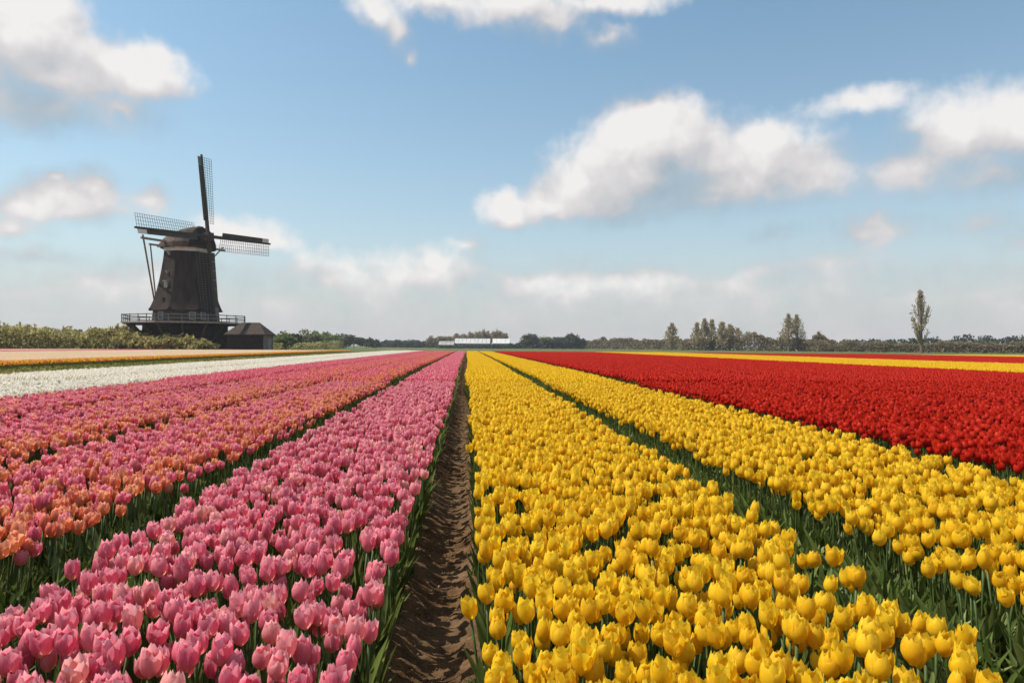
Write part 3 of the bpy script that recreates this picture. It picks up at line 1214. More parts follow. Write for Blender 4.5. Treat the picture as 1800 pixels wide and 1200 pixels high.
def face_frame(k, z, rr, f_=0.5):
    """a point and axes on face k of the octagon: outward, sideways"""
    a0, a1 = PH0 + k * math.pi / 4, PH0 + (k + 1) * math.pi / 4
    p = Vector((math.cos(a0), math.sin(a0), 0)).lerp(Vector((math.cos(a1), math.sin(a1), 0)), f_) * rr
    am = (a0 + a1) / 2
    return Vector((p.x, p.y, z)), Vector((math.cos(am), math.sin(am), 0)), Vector((-math.sin(am), math.cos(am), 0))


def mill_window(k, z, rr, f_, w, h, lean=0.0):
    p, out, side = face_frame(k, z, rr, f_)
    rot = Matrix((side, out, Vector((0, 0, 1)))).transposed()
    mb = MB()
    t_ = .12
    for dx, dz, sx_, sz_ in ((-w / 2, 0, t_, h + t_), (w / 2, 0, t_, h + t_), (0, h / 2, w - t_, t_), (0, -h / 2, w - t_, t_), (0, 0, w - t_, t_ * .5)):
        mb.box(p + out * .10 + side * dx + Vector((0, 0, dz)), (sx_, .30, sz_), rot)
    fr = mb.build('window', plain('grey_frame', (.34, .32, .29), .7, .2), mill)
    mb = MB()
    mb.box(p + out * .06, (w - t_, .10, h - t_), rot)
    mb.build('pane', GLASS, fr)


# face 7 looks left and towards the camera, face 0 straight to the camera, face 1 to the right
mill_window(7, 5.45, 4.86, .52, .9, 1.1)
mill_window(0, 5.45, 4.86, .80, .8, 1.0)
mill_window(1, 5.45, 4.86, .22, .8, 1.0)
for (k, z, rr, f_, w, h) in ((7, 10.05, 4.30, .60, .62, .95), (7, 14.7, 3.50, .52, .34, .34), (7, 11.9, 3.90, .56, .26, .26)):
    p, out, side = face_frame(k, z, rr, f_)
    rot = Matrix((side, out, Vector((0, 0, 1)))).transposed()
    mb = MB()
    mb.box(p, (w, .35, h), rot)
    mb.box(p + Vector((0, 0, h / 2 + .06)) + out * .08, (w + .16, .5, .1), rot)
    mb.build('dormer_hatch', plain('pale_hatch', (.30, .28, .25), .7, .3), mill)
p, out, side = face_frame(7, 7.7, 4.90, .62)
mb = MB()
mb.box(p, (.34, .30, .8), Matrix((side, out, Vector((0, 0, 1)))).transposed())
mb.build('dark_hatch', BASEW, mill)

# gallery: deck planks, railing posts and rails, braces underneath
GR = 9.1
for k in range(8):
    a0, a1 = PH0 + k * math.pi / 4, PH0 + (k + 1) * math.pi / 4
    mb = MB()
    c0, c1 = Vector((math.cos(a0), math.sin(a0), 0)), Vector((math.cos(a1), math.sin(a1), 0))
    q = [c0 * 5.1, c0 * GR, c1 * GR, c1 * 5.1]
    vs = [v + Vector((0, 0, 4.31)) for v in q] + [v + Vector((0, 0, 4.47)) for v in q]
    mb.add(vs, [(3, 2, 1, 0), (4, 5, 6, 7), (0, 1, 5, 4), (1, 2, 6, 5), (2, 3, 7, 6), (3, 0, 4, 7)])
    mb.build('deck_section', DARKW, mill)
    for hgt in (.52, 1.05):
        mb = MB()
        mb.bar(c0 * (GR - .1) + Vector((0, 0, 4.47 + hgt)), c1 * (GR - .1) + Vector((0, 0, 4.47 + hgt)), .11, .13)
        mb.build('rail', GREYP, mill)
    mb = MB()
    mb.bar(c0 * (GR + .02) + Vector((0, 0, 4.40)), c1 * (GR + .02) + Vector((0, 0, 4.40)), .06, .24)
    mb.build('edge_board', plain('pale_edge', (.24, .22, .18), .8, .3), mill)
    for q in range(4):
        p = c0.lerp(c1, q / 4) * (GR - .1)
        mb = MB()
        mb.bar(p + Vector((0, 0, 4.40)), p + Vector((0, 0, 5.62)), .14 if q == 0 else .12)
        mb.build('railing_post', GREYP, mill)
    for f_ in (0.0, .5):
        p = c0.lerp(c1, f_)
        mb = MB()
        mb.bar(p * 8.5 + Vector((0, 0, 4.30)), p * 6.35 + Vector((0, 0, 2.2)), .24)
        mb.build('brace', plain('brown_braces', (.085, .062, .043), .8, .3), mill)
        mb = MB()
        mb.bar(p * 8.9 + Vector((0, 0, 4.20)), p * 6.2 + Vector((0, 0, 4.20)), .18)
        mb.build('joist', DARKW, mill)

# the cap, a boat-shaped roof turned to the wind
mb = MB()
secs = [(-3.9, 1.6, .9, .35), (-3.2, 2.6, 1.5, .15), (-2.0, 3.25, 2.2, .05), (-.5, 3.55, 2.75, 0), (1.2, 3.45, 3.15, 0), (2.5, 2.95, 3.3, .0), (3.3, 2.4, 3.15, .0)]
na = 14
vs, fs = [], []
for (t_, w, h, zb) in secs:
    for j in range(na + 1):
        a = math.pi * j / na
        xx = math.cos(a)
        zz = math.sin(a)
        sx_ = math.copysign(abs(xx) ** .8, xx) * w * (1 + .06 * (abs(xx) > .95))
        p = cap_d * t_ + cap_r * sx_ + Vector((0, 0, 15.75 + zb + h * zz ** .95))
        vs.append(p)
n1 = na + 1
for i in range(len(secs) - 1):
    for j in range(na):
        fs.append((i * n1 + j, i * n1 + j + 1, (i + 1) * n1 + j + 1, (i + 1) * n1 + j))
fs.append(tuple(range(n1)))
mb.add(vs, fs)
cap = mb.build('cap', CAPW, mill, smooth=False, recalc=True)
mb = MB()
fr = [vs[(len(secs) - 1) * n1 + j] - cap_d * .05 for j in range(n1)]
mb.add(fr, [tuple(range(n1))])
mb.build('cap_front', BASEW, cap)
mb = MB()
for i in range(len(secs) - 1):
    mb.bar(vs[i * n1 + na // 2] + Vector((0, 0, .05)), vs[(i + 1) * n1 + na // 2] + Vector((0, 0, .05)), .24, .14)
mb.build('ridge', BASEW, cap)
mb = MB()
octa(mb, [(15.78, 3.8), (15.98, 3.8)], n=20)
mb.build('cap_ring', DARKW, mill)

# windshaft, sails
shaft_d = cap_d * math.cos(TILT) + Vector((0, 0, math.sin(TILT)))
up = cap_d * -math.sin(TILT) + Vector((0, 0, math.cos(TILT)))
HUB = cap_d * 4.55 + Vector((0, 0, 17.45))
mb = MB()
mb.tube([HUB - shaft_d * 3.4, HUB - shaft_d * .5, HUB + shaft_d * .55], [.42, .48, .50], 10)
mb.build('windshaft', DARKW, mill)
mb = MB()
mb.box(HUB, (1.15, .9, 1.15), Matrix((cap_r, shaft_d, up)).transposed())
mb.build('poll_end', DARKW, mill)
ROT = R(-2.3)
for k in range(4):
    th = ROT + k * math.pi / 2
    e = up * math.cos(th) + cap_r * math.sin(th)
    f_ = up * math.cos(th + math.pi / 2) + cap_r * math.sin(th + math.pi / 2)
    o3 = HUB + shaft_d * (.16 if k % 2 else -.16)
    sail = empty('sail', (0, 0, 0), 0, mill)
    mb = MB()
    mb.bar(o3, o3 + e * 12.45, .46, .40, up=shaft_d, w2=.55)
    mb.build('stock', DARKW, sail)
    tw = lambda s: R(20) - R(14) * s
    # leading boards: short wide panels one after another
    lead = -f_
    n_b = 7
    for b_ in range(n_b):
        s0, s1 = 2.4 + b_ * 9.7 / n_b, 2.4 + (b_ + 1) * 9.7 / n_b - .03
        pts = []
        for s_ in (s0, s1):
            a = tw((s_ - 2) / 10.4)
            dv = lead * math.cos(a) + shaft_d * math.sin(a)
            pts += [o3 + e * s_ + lead * .16, o3 + e * s_ + lead * .16 + dv * .62]
        th_ = shaft_d * .05
        vs = [p - th_ for p in pts] + [p + th_ for p in pts]
        mb = MB()
        mb.add(vs, [(0, 2, 3, 1), (4, 5, 7, 6), (0, 1, 5, 4), (2, 6, 7, 3), (0, 4, 6, 2), (1, 3, 7, 5)])
        bo = mb.build('wind_board', WHITEP if (k in (1, 3) and b_ == n_b - 1) else GREYP if b_ == n_b - 1 else SAILW, sail, recalc=True)
    mb = MB()
    n_l = 26
    for b_ in range(n_l + 1):
        s_ = 2.2 + b_ * 9.9 / n_l
        a = tw((s_ - 2) / 10.4)
        dv = f_ * math.cos(a) - shaft_d * math.sin(a)
        mb.bar(o3 + e * s_ - f_ * .1, o3 + e * s_ + dv * 2.05, .042, .04, up=shaft_d)
    for w in (.52, 1.03, 1.54, 2.03):
        for b_ in range(n_l):
            pp = []
            for q in (b_, b_ + 1):
                s_ = 2.2 + q * 9.9 / n_l
                a = tw((s_ - 2) / 10.4)
                pp.append(o3 + e * s_ + (f_ * math.cos(a) - shaft_d * math.sin(a)) * w)
            mb.bar(pp[0], pp[1], .038, .035, up=shaft_d)
    lo = mb.build('lattice', LATW, sail)
    lo['kind'] = 'stuff'

# tail beams that turn the cap
zc = 16.55
mb = MB()
mb.bar(cap_r * -7.6 + Vector((0, 0, zc)) - cap_d * .4, cap_r * 7.6 + Vector((0, 0, zc)) - cap_d * .4, .30)
mb.build('cross_beam', POLEW, mill)
mb = MB()
mb.bar(cap_r * -4.3 + Vector((0, 0, 16.2)) - cap_d * 3.0, cap_r * 4.3 + Vector((0, 0, 16.2)) - cap_d * 3.0, .26)
mb.build('short_beam', POLEW, mill)
foot = -cap_d * 6.6 + Vector((0, 0, 5.6))
mb = MB()
mb.bar(-cap_d * 3.8 + Vector((0, 0, 16.6)), foot, .34)
mb.build('tail_pole', POLEW, mill)
for s in (-1, 1):
    mb = MB()
    mb.bar(cap_r * (7.3 * s) + Vector((0, 0, zc + .5)) - cap_d * .45, foot, .20)
    mb.build('tail_stay', POLEW, mill)
    mb = MB()
    mb.bar(cap_r * (4.1 * s) + Vector((0, 0, 16.3)) - cap_d * 3.0, foot + Vector((0, 0, .6)), .17)
    mb.build('tail_stay', POLEW, mill)


# ------------------------------------------------------------------ buildings
def barn(name, px, depth, rz, L, W, eave, ridge, wall_m, roof_m, label, cat, hip=0.0, over=.35, end_m=None):
    p = at(px, depth)
    o = empty(name, p, rz)
    tag(o, label, cat)
    for (c_, s_, m_) in (((0, -W / 2, eave / 2), (L, .2, eave), wall_m), ((0, W / 2, eave / 2), (L, .2, eave), wall_m),
                         ((-L / 2 + .1, 0, eave / 2), (.2, W - .2, eave), end_m or wall_m), ((L / 2 - .1, 0, eave / 2), (.2, W - .2, eave), end_m or wall_m)):
        mb = MB()
        mb.box(c_, s_)
        mb.build('wall', m_, o)
    mb = MB()
    a, b = L / 2 + over, W / 2 + over
    z0 = eave - .05
    vs = [(-a, -b, z0), (a, -b, z0), (a, b, z0), (-a, b, z0), (-a + hip, 0, ridge), (a - hip, 0, ridge),
          (-a, -b, z0 - .18), (a, -b, z0 - .18), (a, b, z0 - .18), (-a, b, z0 - .18)]
    mb.add(vs, [(0, 1, 5, 4), (2, 3, 4, 5), (1, 2, 5), (3, 0, 4), (6, 9, 8, 7), (0, 6, 7, 1), (1, 7, 8, 2), (2, 8, 9, 3), (3, 9, 6, 0)])
    mb.build('roof', roof_m, o)
    return o


SHED_END = plain('shed_end_boards', (.17, .15, .125), .85, .3, 3.0, .2, 12)
ROOFD = plain('dark_roof', (.040, .027, .020), .9, .4, 2.0, .4, 20)
shed = barn('shed', 440, 104, mill_rz + R(-24), 5.2, 4.3, 2.75, 4.45, BASEW, ROOFD, 'low dark shed with a hipped roof beside the windmill', 'shed', hip=1.6, end_m=SHED_END)
mb = MB()
mb.box((2.61, .5, 1.05), (.08, 1.0, 2.0))
d_ = mb.build('door', plain('grey_door', (.22, .22, .21), .7, .25), shed)
mb = MB()
mb.box((2.67, .85, 1.05), (.06, .08, .2))
mb.build('handle', DARKW, d_)
mb = MB()
mb.box((2.61, -.95, 1.5), (.08, .7, .9))
mb.build('window', GLASS, shed)

GLASSW = plain('whitewashed_glass', (.38, .385, .38), .6, .15, .4, spec=.5)
GLASST = plain('teal_glass', (.20, .30, .31), .2, .25, .4, spec=.5)
ALU = plain('aluminium_frame', (.40, .42, .43), .5, .15)


def greenhouse(px0, px1, depth, bays, eave, ridge, roof_m, wall_m, label, deep=26.0):
    a, b = at(px0, depth), at(px1, depth)
    ex = (b - a)
    L = ex.length
    o = empty('greenhouse', (a + b) / 2, math.atan2(ex.y, ex.x))
    tag(o, label, 'greenhouse')
    w = L / bays
    for k in range(bays):
        x0, x1 = -L / 2 + k * w + .06, -L / 2 + (k + 1) * w - .06
        xm = (x0 + x1) / 2
        mb = MB()
        mb.add([(x0, 0, eave), (xm, 0, ridge), (xm, deep, ridge), (x0, deep, eave)], [(0, 1, 2, 3)])
        mb.add([(x1, 0, eave), (x1, deep, eave), (xm, deep, ridge), (xm, 0, ridge)], [(0, 1, 2, 3)])
        bay = mb.build('roof_bay', roof_m, o)
        mb = MB()
        mb.add([(x0, .02, eave), (x1, .02, eave), (xm, .02, ridge)], [(0, 1, 2)])
        mb.build('gable_pane', roof_m, bay)
        mb = MB()
        mb.box((xm, .05, eave / 2), (x1 - x0, .12, eave))
        mb.build('wall_pane', wall_m, o)
        mb = MB()
        mb.box((x0 - .06, 0, eave / 2), (.1, .2, eave))
        mb.build('post', ALU, o)
    for s in (-1, 1):
        mb = MB()
        mb.box((s * L / 2, deep / 2, eave / 2), (.1, deep, eave))
        mb.build('side_wall', wall_m, o)
    mb = MB()
    mb.box((0, -.03, eave + .02), (L, .2, .2))
    mb.build('gutter', ALU, o)
    return o


# long roofs seen from the side: the ridge runs across the view
def long_house(px0, px1, depth, eave, ridge, W, roof_m, wall_m, label, cat='greenhouse', name='greenhouse', panels=8):
    a, b = at(px0, depth), at(px1, depth)
    ex = (b - a)
    L = ex.length
    o = empty(name, (a + b) / 2, math.atan2(ex.y, ex.x))
    tag(o, label, cat)
    w = L / panels
    for k in range(panels):
        x0, x1 = -L / 2 + k * w + .05, -L / 2 + (k + 1) * w - .05
        for s in (-1, 1):
            mb = MB()
            y0, y1 = s * (W / 2 + .2), 0
            vs = [(x0, y0, eave), (x1, y0, eave), (x1, y1, ridge), (x0, y1, ridge)]
            vs += [(x, y, z - .12) for x, y, z in vs]
            mb.add(vs, [(0, 1, 2, 3), (4, 7, 6, 5), (0, 4, 5, 1), (1, 5, 6, 2), (2, 6, 7, 3), (3, 7, 4, 0)])
            mb.build('roof_panel', roof_m, o, recalc=True)
        mb = MB()
        mb.box(((x0 + x1) / 2, -W / 2, eave / 2 - .06), (x1 - x0, .14, eave - .12))
        mb.build('wall_panel', wall_m, o)
    for s in (-1, 1):
        mb = MB()
        vs = [(s * L / 2, -W / 2, 0), (s * L / 2, W / 2, 0), (s * L / 2, W / 2, eave - .15), (s * L / 2, 0, ridge - .15), (s * L / 2, -W / 2, eave - .15)]
        mb.add(vs, [(0, 1, 2, 3, 4)])
        mb.build('end_wall', wall_m, o)
    return o


DARKG = plain('dark_glazing', (.055, .062, .065), .4, .5, .35)
long_house(800, 862, 400, 2.6, 5.4, 14, GLASSW, DARKG, 'long white-roofed greenhouse in front of the bare wood on the horizon', panels=9)
long_house(866, 896, 396, 2.7, 5.4, 14, plain('bright_roof', (.46, .46, .45), .6, .1, .4), DARKG, 'short bright-roofed greenhouse to the right of the long white one', panels=4)
long_house(772, 799, 392, 1.8, 3.8, 10, plain('grey_roof', (.27, .27, .26), .8, .2, .4), plain('pale_wall', (.36, .36, .33), .7, .3, .5), 'low grey greenhouse at the near end of the long white one', panels=4)
long_house(570, 604, 300, 2.2, 5.0, 12, GLASST, plain('teal_wall', (.16, .24, .24), .4, .4, .4), 'teal glass greenhouse among the trees right of the shed', panels=5)
barn('cottage', 1416, 285, R(8), 7.5, 5.5, 2.5, 4.6, plain('pale_render', (.52, .50, .45), .8, .2), plain('brown_tiles', (.16, .085, .055), .85, .3), 'small pale cottage behind the broad poplar', 'cottage')
barn('farm_shed', 531, 290, R(-6), 5.0, 4, 2.2, 3.6, plain('pale_render', (.52, .50, .45)), plain('grey_tiles', (.20, .21, .22), .8, .3), 'small white farm shed under the trees right of the dark shed', 'shed')


# ------------------------------------------------------------------ trees and shrubs
BARK = plain('bark', (.13, .10, .070), .9, .4, 3.0)
CROWNS = {
    'poplar': leaf_mat('poplar_leaf', (.22, .18, .092), (.39, .32, .17), (.50, .41, .23), trans=.58, rough=.7, spec=.1),
    'spring': leaf_mat('spring_leaf', (.11, .115, .042), (.19, .19, .078), (.27, .25, .12), trans=.4, rough=.7, spec=.1),
    'olive': leaf_mat('olive_leaf', (.15, .14, .045), (.38, .335, .125), (.56, .475, .23), trans=.55, rough=.75, spec=.1),
    'dark': leaf_mat('dark_leaf', (.034, .046, .030), (.066, .084, .050), (.105, .115, .060), trans=.3, rough=.7, spec=.1),
    'bare': leaf_mat('bare_twig', (.15, .118, .070), (.28, .225, .130), (.38, .31, .18), trans=.52, rough=.8, spec=.1),
    'green': leaf_mat('green_leaf', (.08, .115, .034), (.145, .185, .062), (.20, .23, .095), trans=.4, rough=.7, spec=.1),
}


def leaf_cloud(pts, size, r, up=0.0, aspect=1.6):
    """a small quad for each point, turned at random or standing (up)"""
    n = len(pts)
    d = r.normal(size=(n, 3))
    d[:, 2] += up * 2
    d /= np.linalg.norm(d, axis=1, keepdims=True)
    q = r.normal(size=(n, 3))
    s = np.cross(d, q)
    s /= np.linalg.norm(s, axis=1, keepdims=True) + 1e-9
    sz = (size * (.55 + .9 * r.random(n)))[:, None]
    a, b = d * sz * aspect / 2, s * sz / 2
    v = np.stack([pts - a - b * .4, pts - a * .1 + b, pts + a + b * .2, pts + a * .1 - b], 1)
    return v.reshape(-1, 3)


def crown_obj(name, pts, size, m, parent, seed, up=0.0, tint=None, aspect=1.6):
    r = np.random.default_rng(seed)
    v = leaf_cloud(pts, size, r, up, aspect)
    t = r.random(len(pts)) if tint is None else tint
    return link(name, np_mesh(name, v, np.arange(len(v)).reshape(-1, 4), [m], {'tint': np.repeat(np.clip(t, 0, 1), 4)}), parent)


def grow(r, base, height, width, style):
    """limbs as polylines with radii, and the points where leaves sit"""
    limbs, tips = [], []
    tr = height * .018 + .06
    if style == 'poplar':
        top = np.array([r.normal(0, .02) * height, r.normal(0, .02) * height, height])
        tk = [np.array([0, 0, 0.]), top * .35 + r.normal(0, .01, 3) * height, top * .7, top]
        limbs.append((tk, [tr * 1.25, tr * .85, tr * .4, .03]))
        nb = 60
        for k in range(nb):
            f = .11 + .80 * (k / nb)
            a = r.random() * 6.283
            ln = height * (.15 + .17 * math.sin(math.pi * min(1, f * 1.05))) * r.uniform(.75, 1.15)
            ln = min(ln, height * (1.03 - f))
            g = min(.995, f + ln / height)
            reach = width / 2 * math.sin(math.pi * g ** 1.12) ** .75 * r.uniform(.55, 1.12) + .10
            p0 = top * f
            o_ = np.array([math.cos(a), math.sin(a), 0])
            p1 = p0 + o_ * reach * .65 + np.array([0, 0, ln * .4])
            p2 = p0 + o_ * reach + np.array([0, 0, ln])
            limbs.append(([p0, p1, p2], [tr * .32 * (1.1 - f), tr * .18, .02]))
            m_ = int(64 * (1.15 - f * .5))
            s = r.random(m_) ** .6
            q = np.where(s[:, None] < .5, p0 + (p1 - p0) * s[:, None] * 2, p1 + (p2 - p1) * (s[:, None] * 2 - 1))
            tips.append(q + r.normal(0, 1, (m_, 3)) * np.array([.045, .045, .03]) * width * 1.1)
    else:
        th = height * r.uniform(.16, .26)
        tk = [np.array([0, 0, 0.]), np.array([r.normal(0, .02), r.normal(0, .02), .5]) * th, np.array([r.normal(0, .03) * height, r.normal(0, .03) * height, th])]
        limbs.append((tk, [tr * 1.3, tr, tr * .85]))
        nb = 8
        for k in range(nb):
            a = k * 6.283 / nb * 2.4 + r.random()
            el_ = r.uniform(.35, 1.35)
            ln = height * r.uniform(.40, .55)
            dv = np.array([math.cos(a) * math.cos(el_) * width / height * 1.1, math.sin(a) * math.cos(el_) * width / height * 1.1, math.sin(el_)])
            p0, p2 = tk[2], tk[2] + dv * ln
            p1 = (p0 + p2) / 2 + r.normal(0, .03, 3) * height
            limbs.append(([p0, p1, p2], [tr * .55, tr * .32, .05]))
            for j in range(5):
                s = r.uniform(.35, 1.0)
                q0 = p0 + (p2 - p0) * s
                dv2 = dv / np.linalg.norm(dv) + r.normal(0, .75, 3) + np.array([0, 0, .35])
                q1 = q0 + dv2 / np.linalg.norm(dv2) * height * r.uniform(.14, .26) * np.array([width / height * 1.1, width / height * 1.1, 1])
                q1[2] = min(q1[2], height)
                limbs.append(([q0, (q0 + q1) / 2 + r.normal(0, .01, 3) * height, q1], [tr * .2, tr * .12, .02]))
                m_ = 70
                rad = height * r.uniform(.05, .10)
                pp = q1 + r.normal(0, 1, (m_, 3)) * rad * np.array([width / height * 1.15, width / height * 1.15, .8])
                pp[:, 2] = np.clip(pp[:, 2], height * .10, None)
                tips.append(pp)
    return limbs, np.concatenate(tips)


def tree(name, px, depth, height, width, style, crown, label, seed, leaf=.35, group=None, up=.6, thin=1.0):
    r = np.random.default_rng(seed)
    p = at(px, depth, -.05)
    o = empty(name, p, float(r.random() * 6.28))
    tag(o, label, 'tree', group)
    limbs, tips = grow(r, None, height, width, style)
    mb = MB()
    for pts, rad in limbs:
        mb.tube([tuple(q) for q in pts], rad, 5, cap=False)
    mb.build('trunk', BARK, o, smooth=True)
    if thin < 1:
        tips = tips[r.random(len(tips)) < thin]
    crown_obj('crown', tips, leaf, CROWNS[crown], o, seed + 1, up)
    return o


G_R = 'trees along the right horizon'
tree('poplar_tree', 1620, 185, 15.8, 5.0, 'poplar', 'poplar', 'tall slender poplar standing alone above the low hedge on the right', 11, .24, up=.9, thin=.62)
tree('poplar_tree', 1387, 262, 13.2, 6.6, 'poplar', 'poplar', 'broad forked poplar, left stem of the pair by the pale cottage', 12, .28, up=.9, thin=.6)
tree('poplar_tree', 1403, 264, 13.0, 6.6, 'poplar', 'poplar', 'broad forked poplar, right stem of the pair by the pale cottage', 13, .28, up=.9, thin=.6)
tree('tree', 1438, 262, 7.0, 5.0, 'round', 'bare', 'small brown round-headed tree right of the forked poplars', 14, .4)
tree('tree', 1455, 270, 4.6, 4.6, 'round', 'bare', 'low bushy tree against the small brown tree', 15, .4)
tree('poplar_tree', 1181, 290, 10.6, 6.2, 'poplar', 'poplar', 'single pale poplar left of the tall clump', 16, .30, up=.9, thin=.62)
for k, (px, h, w, s) in enumerate([(1227, 10.8, 6.0, ''), (1239, 12.4, 6.0, ''), (1250, 12.3, 6.0, ''), (1270, 11.0, 6.4, ''), (1283, 10.2, 6.6, ''), (1296, 8.8, 6.4, '')]):
    lab = ['first poplar from the left in the tall clump', 'second poplar from the left in the tall clump, the highest of them', 'third poplar from the left in the tall clump',
           'fourth poplar of the clump, just right of its gap', 'fifth poplar of the clump, sloping lower', 'last and lowest poplar of the clump, at its right end'][k]
    tree('poplar_tree', px, 285 + (k % 3) * 4, h, w, 'poplar', 'poplar', lab, 20 + k, .32, 'poplars of the tall clump', up=.5, thin=.62)

# centre and left horizon
CEN = [(500, 150, 4.3, 4.6, 'green', 'round light green tree beside the shed'), (517, 200, 4.4, 4.2, 'dark', 'dark round tree right of the light green tree by the shed'),
       (546, 230, 6.2, 8.0, 'spring', 'wide olive tree left of the teal greenhouse'), (575, 262, 6.8, 9.0, 'green', 'flat-topped green tree behind the teal greenhouse'),
       (604, 300, 6.6, 7.0, 'dark', 'dark tree at the right end of the teal greenhouse'), (622, 330, 6.0, 7.0, 'dark', 'dark tree in the falling line right of the teal greenhouse'),
       (644, 350, 5.2, 7.0, 'dark', 'lower dark tree farther along the falling line'), (662, 360, 4.6, 5.0, 'dark', 'small pointed dark tree at the end of the falling line'),
       (700, 470, 6.0, 9.0, 'dark', 'low dark tree in the gap before the bare wood'), (724, 480, 5.5, 9.0, 'dark', 'low dark tree just before the bare wood'),
       (932, 400, 8.6, 9.0, 'dark', 'dark tree right of the white greenhouse'), (962, 405, 7.4, 10.0, 'spring', 'olive tree in the dark group right of the greenhouse'),
       (985, 400, 7.6, 9.0, 'dark', 'middle dark tree of the group right of the greenhouse'), (1007, 398, 9.6, 8.0, 'dark', 'tallest dark tree ending the group right of the greenhouse'),
       (1020, 402, 6.2, 6.0, 'dark', 'low dark tree at the foot of the tallest dark one')]
for k, (px, dp, h, w, cr, lab) in enumerate(CEN):
    tree('tree', px, dp, h, w, 'round', cr, lab, 60 + k, .42 if dp < 280 else .55, up=.2)
rr = random.Random(5)
BARE = [(760, 7.0), (775, 7.6), (790, 8.6), (803, 9.4), (816, 9.6), (828, 9.8), (840, 10.6), (851, 12.0), (862, 11.8), (873, 12.2), (884, 10.6)]
for k, (px, h) in enumerate(BARE):
    lab = f'bare tree of the wood behind the white greenhouse, {ORD[k]} from the left'
    tree('bare_tree', px, 440 + (k % 3) * 8, h, 6.5, 'round', 'bare', lab, 90 + k, .42, 'bare trees behind the white greenhouse', up=1.0)


def thicket(name, px0, px1, dp0, dp1, prof, deep, m, n, size, seed, label, up=.5, cat='hedge'):
    """a mass of low growth along the horizon that nobody could count"""
    r = np.random.default_rng(seed)
    f = r.random(n)
    px = px0 + (px1 - px0) * f
    base = np.array([at(a, dp0 + (dp1 - dp0) * b) for a, b in zip(px, f)])
    hgt = np.interp(px, [q[0] for q in prof], [q[1] for q in prof])
    hgt = hgt * (.62 + .60 * vnoise(f * (px1 - px0) / 9, f * 0 + .3, seed)) * (.85 + .3 * vnoise(f * (px1 - px0) / 2.5, f * 0, seed + 1))
    z = hgt * (1 - r.random(n) ** 1.6)
    base[:, 2] = z
    u = np.array([base[-1, 0] * 0 + 1, 0, 0])
    base[:, 0] += r.normal(0, .5, n)
    base[:, 1] += (r.random(n) - .2) * deep * (1 - .5 * z / hgt)
    t = .75 * r.random(n) + .5 * (vnoise(px / 6, z * 1.2, seed + 2) - .5)
    o = crown_obj(name, base, size, m, None, seed, up, tint=t)
    tag(o, label, cat, kind='stuff')
    return o


thicket('far_treeline', 1026, 1215, 420, 330, [(1026, 5.0), (1100, 5.6), (1170, 5.2), (1215, 4.6)], 10, CROWNS['bare'], 9000, .62, 201, 'low olive grey wood along the horizon left of the pale poplar')
thicket('far_hedge', 1200, 1470, 300, 250, [(1200, 3.6), (1290, 5.4), (1330, 6.0), (1380, 5.0), (1420, 3.6), (1470, 3.6)], 9, CROWNS['bare'], 9000, .50, 202, 'brown hedge under the poplar clump and the forked poplars')
thicket('far_hedgerow', 1440, 1960, 250, 190, [(1440, 3.4), (1600, 2.9), (1700, 2.9), (1800, 2.8), (1960, 3.0)], 8, CROWNS['bare'], 17000, .40, 203, 'low brown hedge along the right horizon behind the lone poplar')
thicket('far_woodland', 1480, 1960, 360, 320, [(1480, 5.6), (1600, 5.2), (1700, 6.6), (1800, 7.2), (1960, 7.0)], 10, CROWNS['dark'], 9000, .65, 204, 'dark green wood showing above the low hedge on the right')
thicket('low_growth', 660, 790, 500, 470, [(660, 4.2), (720, 4.0), (790, 5.0)], 10, CROWNS['dark'], 5000, .8, 205, 'low dark growth on the horizon between the trees and the greenhouse')
thicket('field_hedge', 770, 900, 372, 372, [(770, 1.4), (800, 1.2), (850, 1.9), (900, 1.5)], 4, CROWNS['dark'], 2500, .45, 209, 'low dark hedge in front of the white greenhouse')
thicket('dark_hedge', 893, 1026, 405, 405, [(893, 3.0), (960, 4.8), (1026, 3.5)], 6, CROWNS['dark'], 5000, .6, 206, 'dark hedge under the trees right of the white greenhouse')
thicket('scrub', 470, 600, 130, 260, [(470, 1.3), (520, 1.7), (600, 2.4)], 8, CROWNS['olive'], 4500, .32, 207, 'rough olive scrub between the shed and the teal greenhouse')
thicket('grassy_bank', -160, 345, 106, 101, [(-160, 3.6), (0, 3.5), (120, 2.8), (200, 3.0), (260, 2.4), (345, 1.5)], 7, CROWNS['olive'], 22000, .24, 208, 'tangled olive grass and scrub between the shrubs on the left bank', up=1.2, cat='grass')


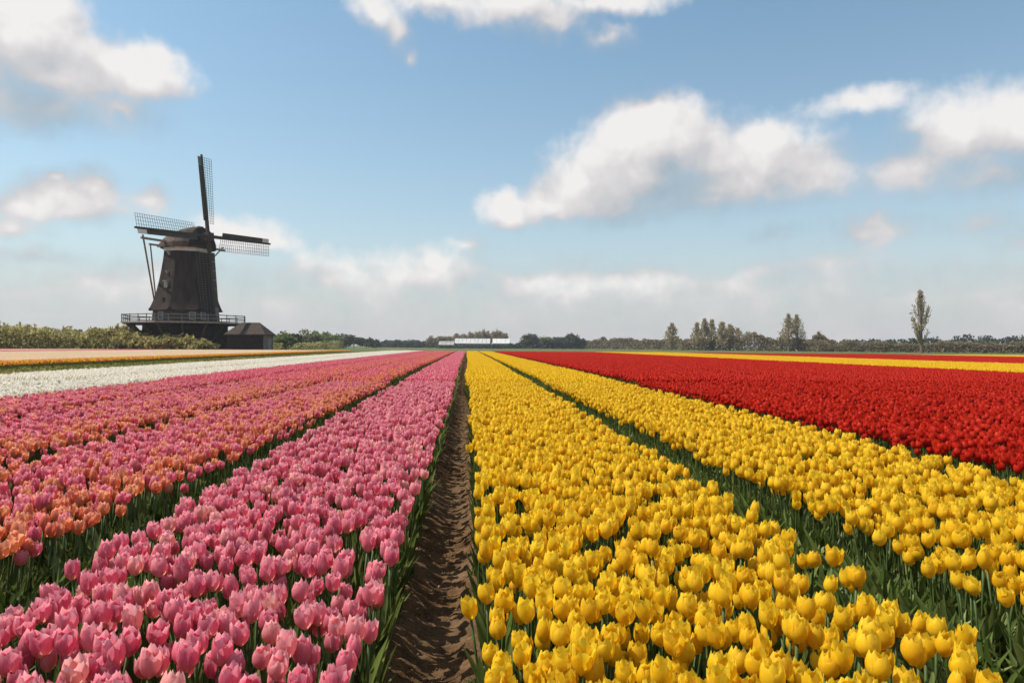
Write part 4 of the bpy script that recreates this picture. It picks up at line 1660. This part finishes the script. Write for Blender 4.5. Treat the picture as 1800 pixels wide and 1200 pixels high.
def shrub(px, depth, height, width, label, seed, crown='olive', group='shrubs in front of the windmill'):
    r = np.random.default_rng(seed)
    p = at(px, depth, -.05)
    o = empty('shrub', p, float(r.random() * 6))
    tag(o, label, 'shrub', group)
    n = 18
    mb = MB()
    pts, tint = [], []
    for k in range(n):
        a = r.random() * 6.283
        rad = math.sqrt(r.random()) * width / 2 * .85
        h = height * (1 - .60 * (rad / (width / 2)) ** 2) * r.uniform(.62, 1.05)
        q = np.array([math.cos(a) * rad, math.sin(a) * rad, h])
        mb.tube([(q[0] * .15, q[1] * .15, 0), (q[0] * .6, q[1] * .6, h * .5), tuple(q)], [.05, .035, .012], 4, cap=False)
        for s in range(9):
            f = r.uniform(.15, 1.0)
            c_ = q * np.array([f ** .7, f ** .7, f]) + r.normal(0, .12, 3) * width * .5 * np.array([1, 1, .4])
            m_ = 26
            pts.append(c_ + r.normal(0, 1, (m_, 3)) * np.array([.34, .34, .22]))
            tint.append(np.clip(r.normal(.5, .22) + .18 * r.normal(size=m_), 0, 1))
        m_ = 10
        s = r.random((m_, 1))
        pts.append(q + np.array([0, 0, .3]) * s * height * .5 + r.normal(0, .12, (m_, 3)))
        tint.append(r.random(m_) * .6 + .3)
    mb.build('stems', BARK, o, smooth=True)
    pts = np.concatenate(pts)
    pts[:, 2] = np.clip(pts[:, 2], .05, None)
    crown_obj('foliage', pts, .26, CROWNS[crown], o, seed + 1, up=.45, tint=np.concatenate(tint), aspect=2.2)


SHR = [(-52, 113, 4.6, 9.0), (-12, 112, 4.7, 8.4), (24, 110, 4.3, 8.0), (58, 112, 4.0, 8.2), (90, 110, 3.7, 7.0), (116, 112, 3.5, 7.4), (142, 110, 3.3, 6.6),
       (170, 108, 3.2, 6.4), (198, 106, 4.0, 6.6), (226, 104, 3.5, 6.4), (250, 103, 3.0, 5.4), (276, 102, 2.8, 5.8), (302, 101, 2.5, 5.4), (326, 101, 2.4, 4.6), (347, 101, 1.9, 4.2)]
for k, (px, dp, h, w) in enumerate(SHR):
    lab = ('olive shrub mostly beyond the left edge of the picture' if k == 0 else 'olive shrub cut by the left edge of the picture' if k == 1 else
           ['', '', 'tall olive shrub, first full one from the left edge', 'tall olive shrub, second full one from the left edge', 'olive shrub, third full one from the left edge', 'olive shrub, fourth full one from the left edge',
            'olive shrub midway between the left edge and the gallery', 'olive shrub just left of the tall pale bush', 'tall pale bush left of the windmill gallery', 'pale bush under the left end of the gallery',
            'pale shrub before the left wall of the windmill base', 'low pale shrub before the windmill base, left of its middle', 'low pale shrub before the middle of the windmill base',
            'low shrub before the windmill base, right of its middle', 'lowest shrub at the right end of the row before the windmill'][k])
    shrub(px, dp, h, w, lab, 300 + k)

# ------------------------------------------------------------------ the air
mb = MB()
mb.box((0, 330, 13.0), (900, 760, 30.0))
hz = mb.build('haze', [])
hz.data.materials.clear()
hm = bpy.data.materials.new('haze')
hm.use_nodes = True
ht = NT(hm.node_tree)
ht.n.clear()
pv = ht.new('ShaderNodeVolumePrincipled')
pv.inputs['Color'].default_value = (.86, .91, 1.0, 1)
pv.inputs['Density'].default_value = 0.00022
pv.inputs['Anisotropy'].default_value = 0.2
ht.l.new(pv.outputs[0], ht.new('ShaderNodeOutputMaterial').inputs['Volume'])
hz.data.materials.append(hm)
tag(hz, 'thin pale haze in the air over the fields', 'haze', kind='stuff')
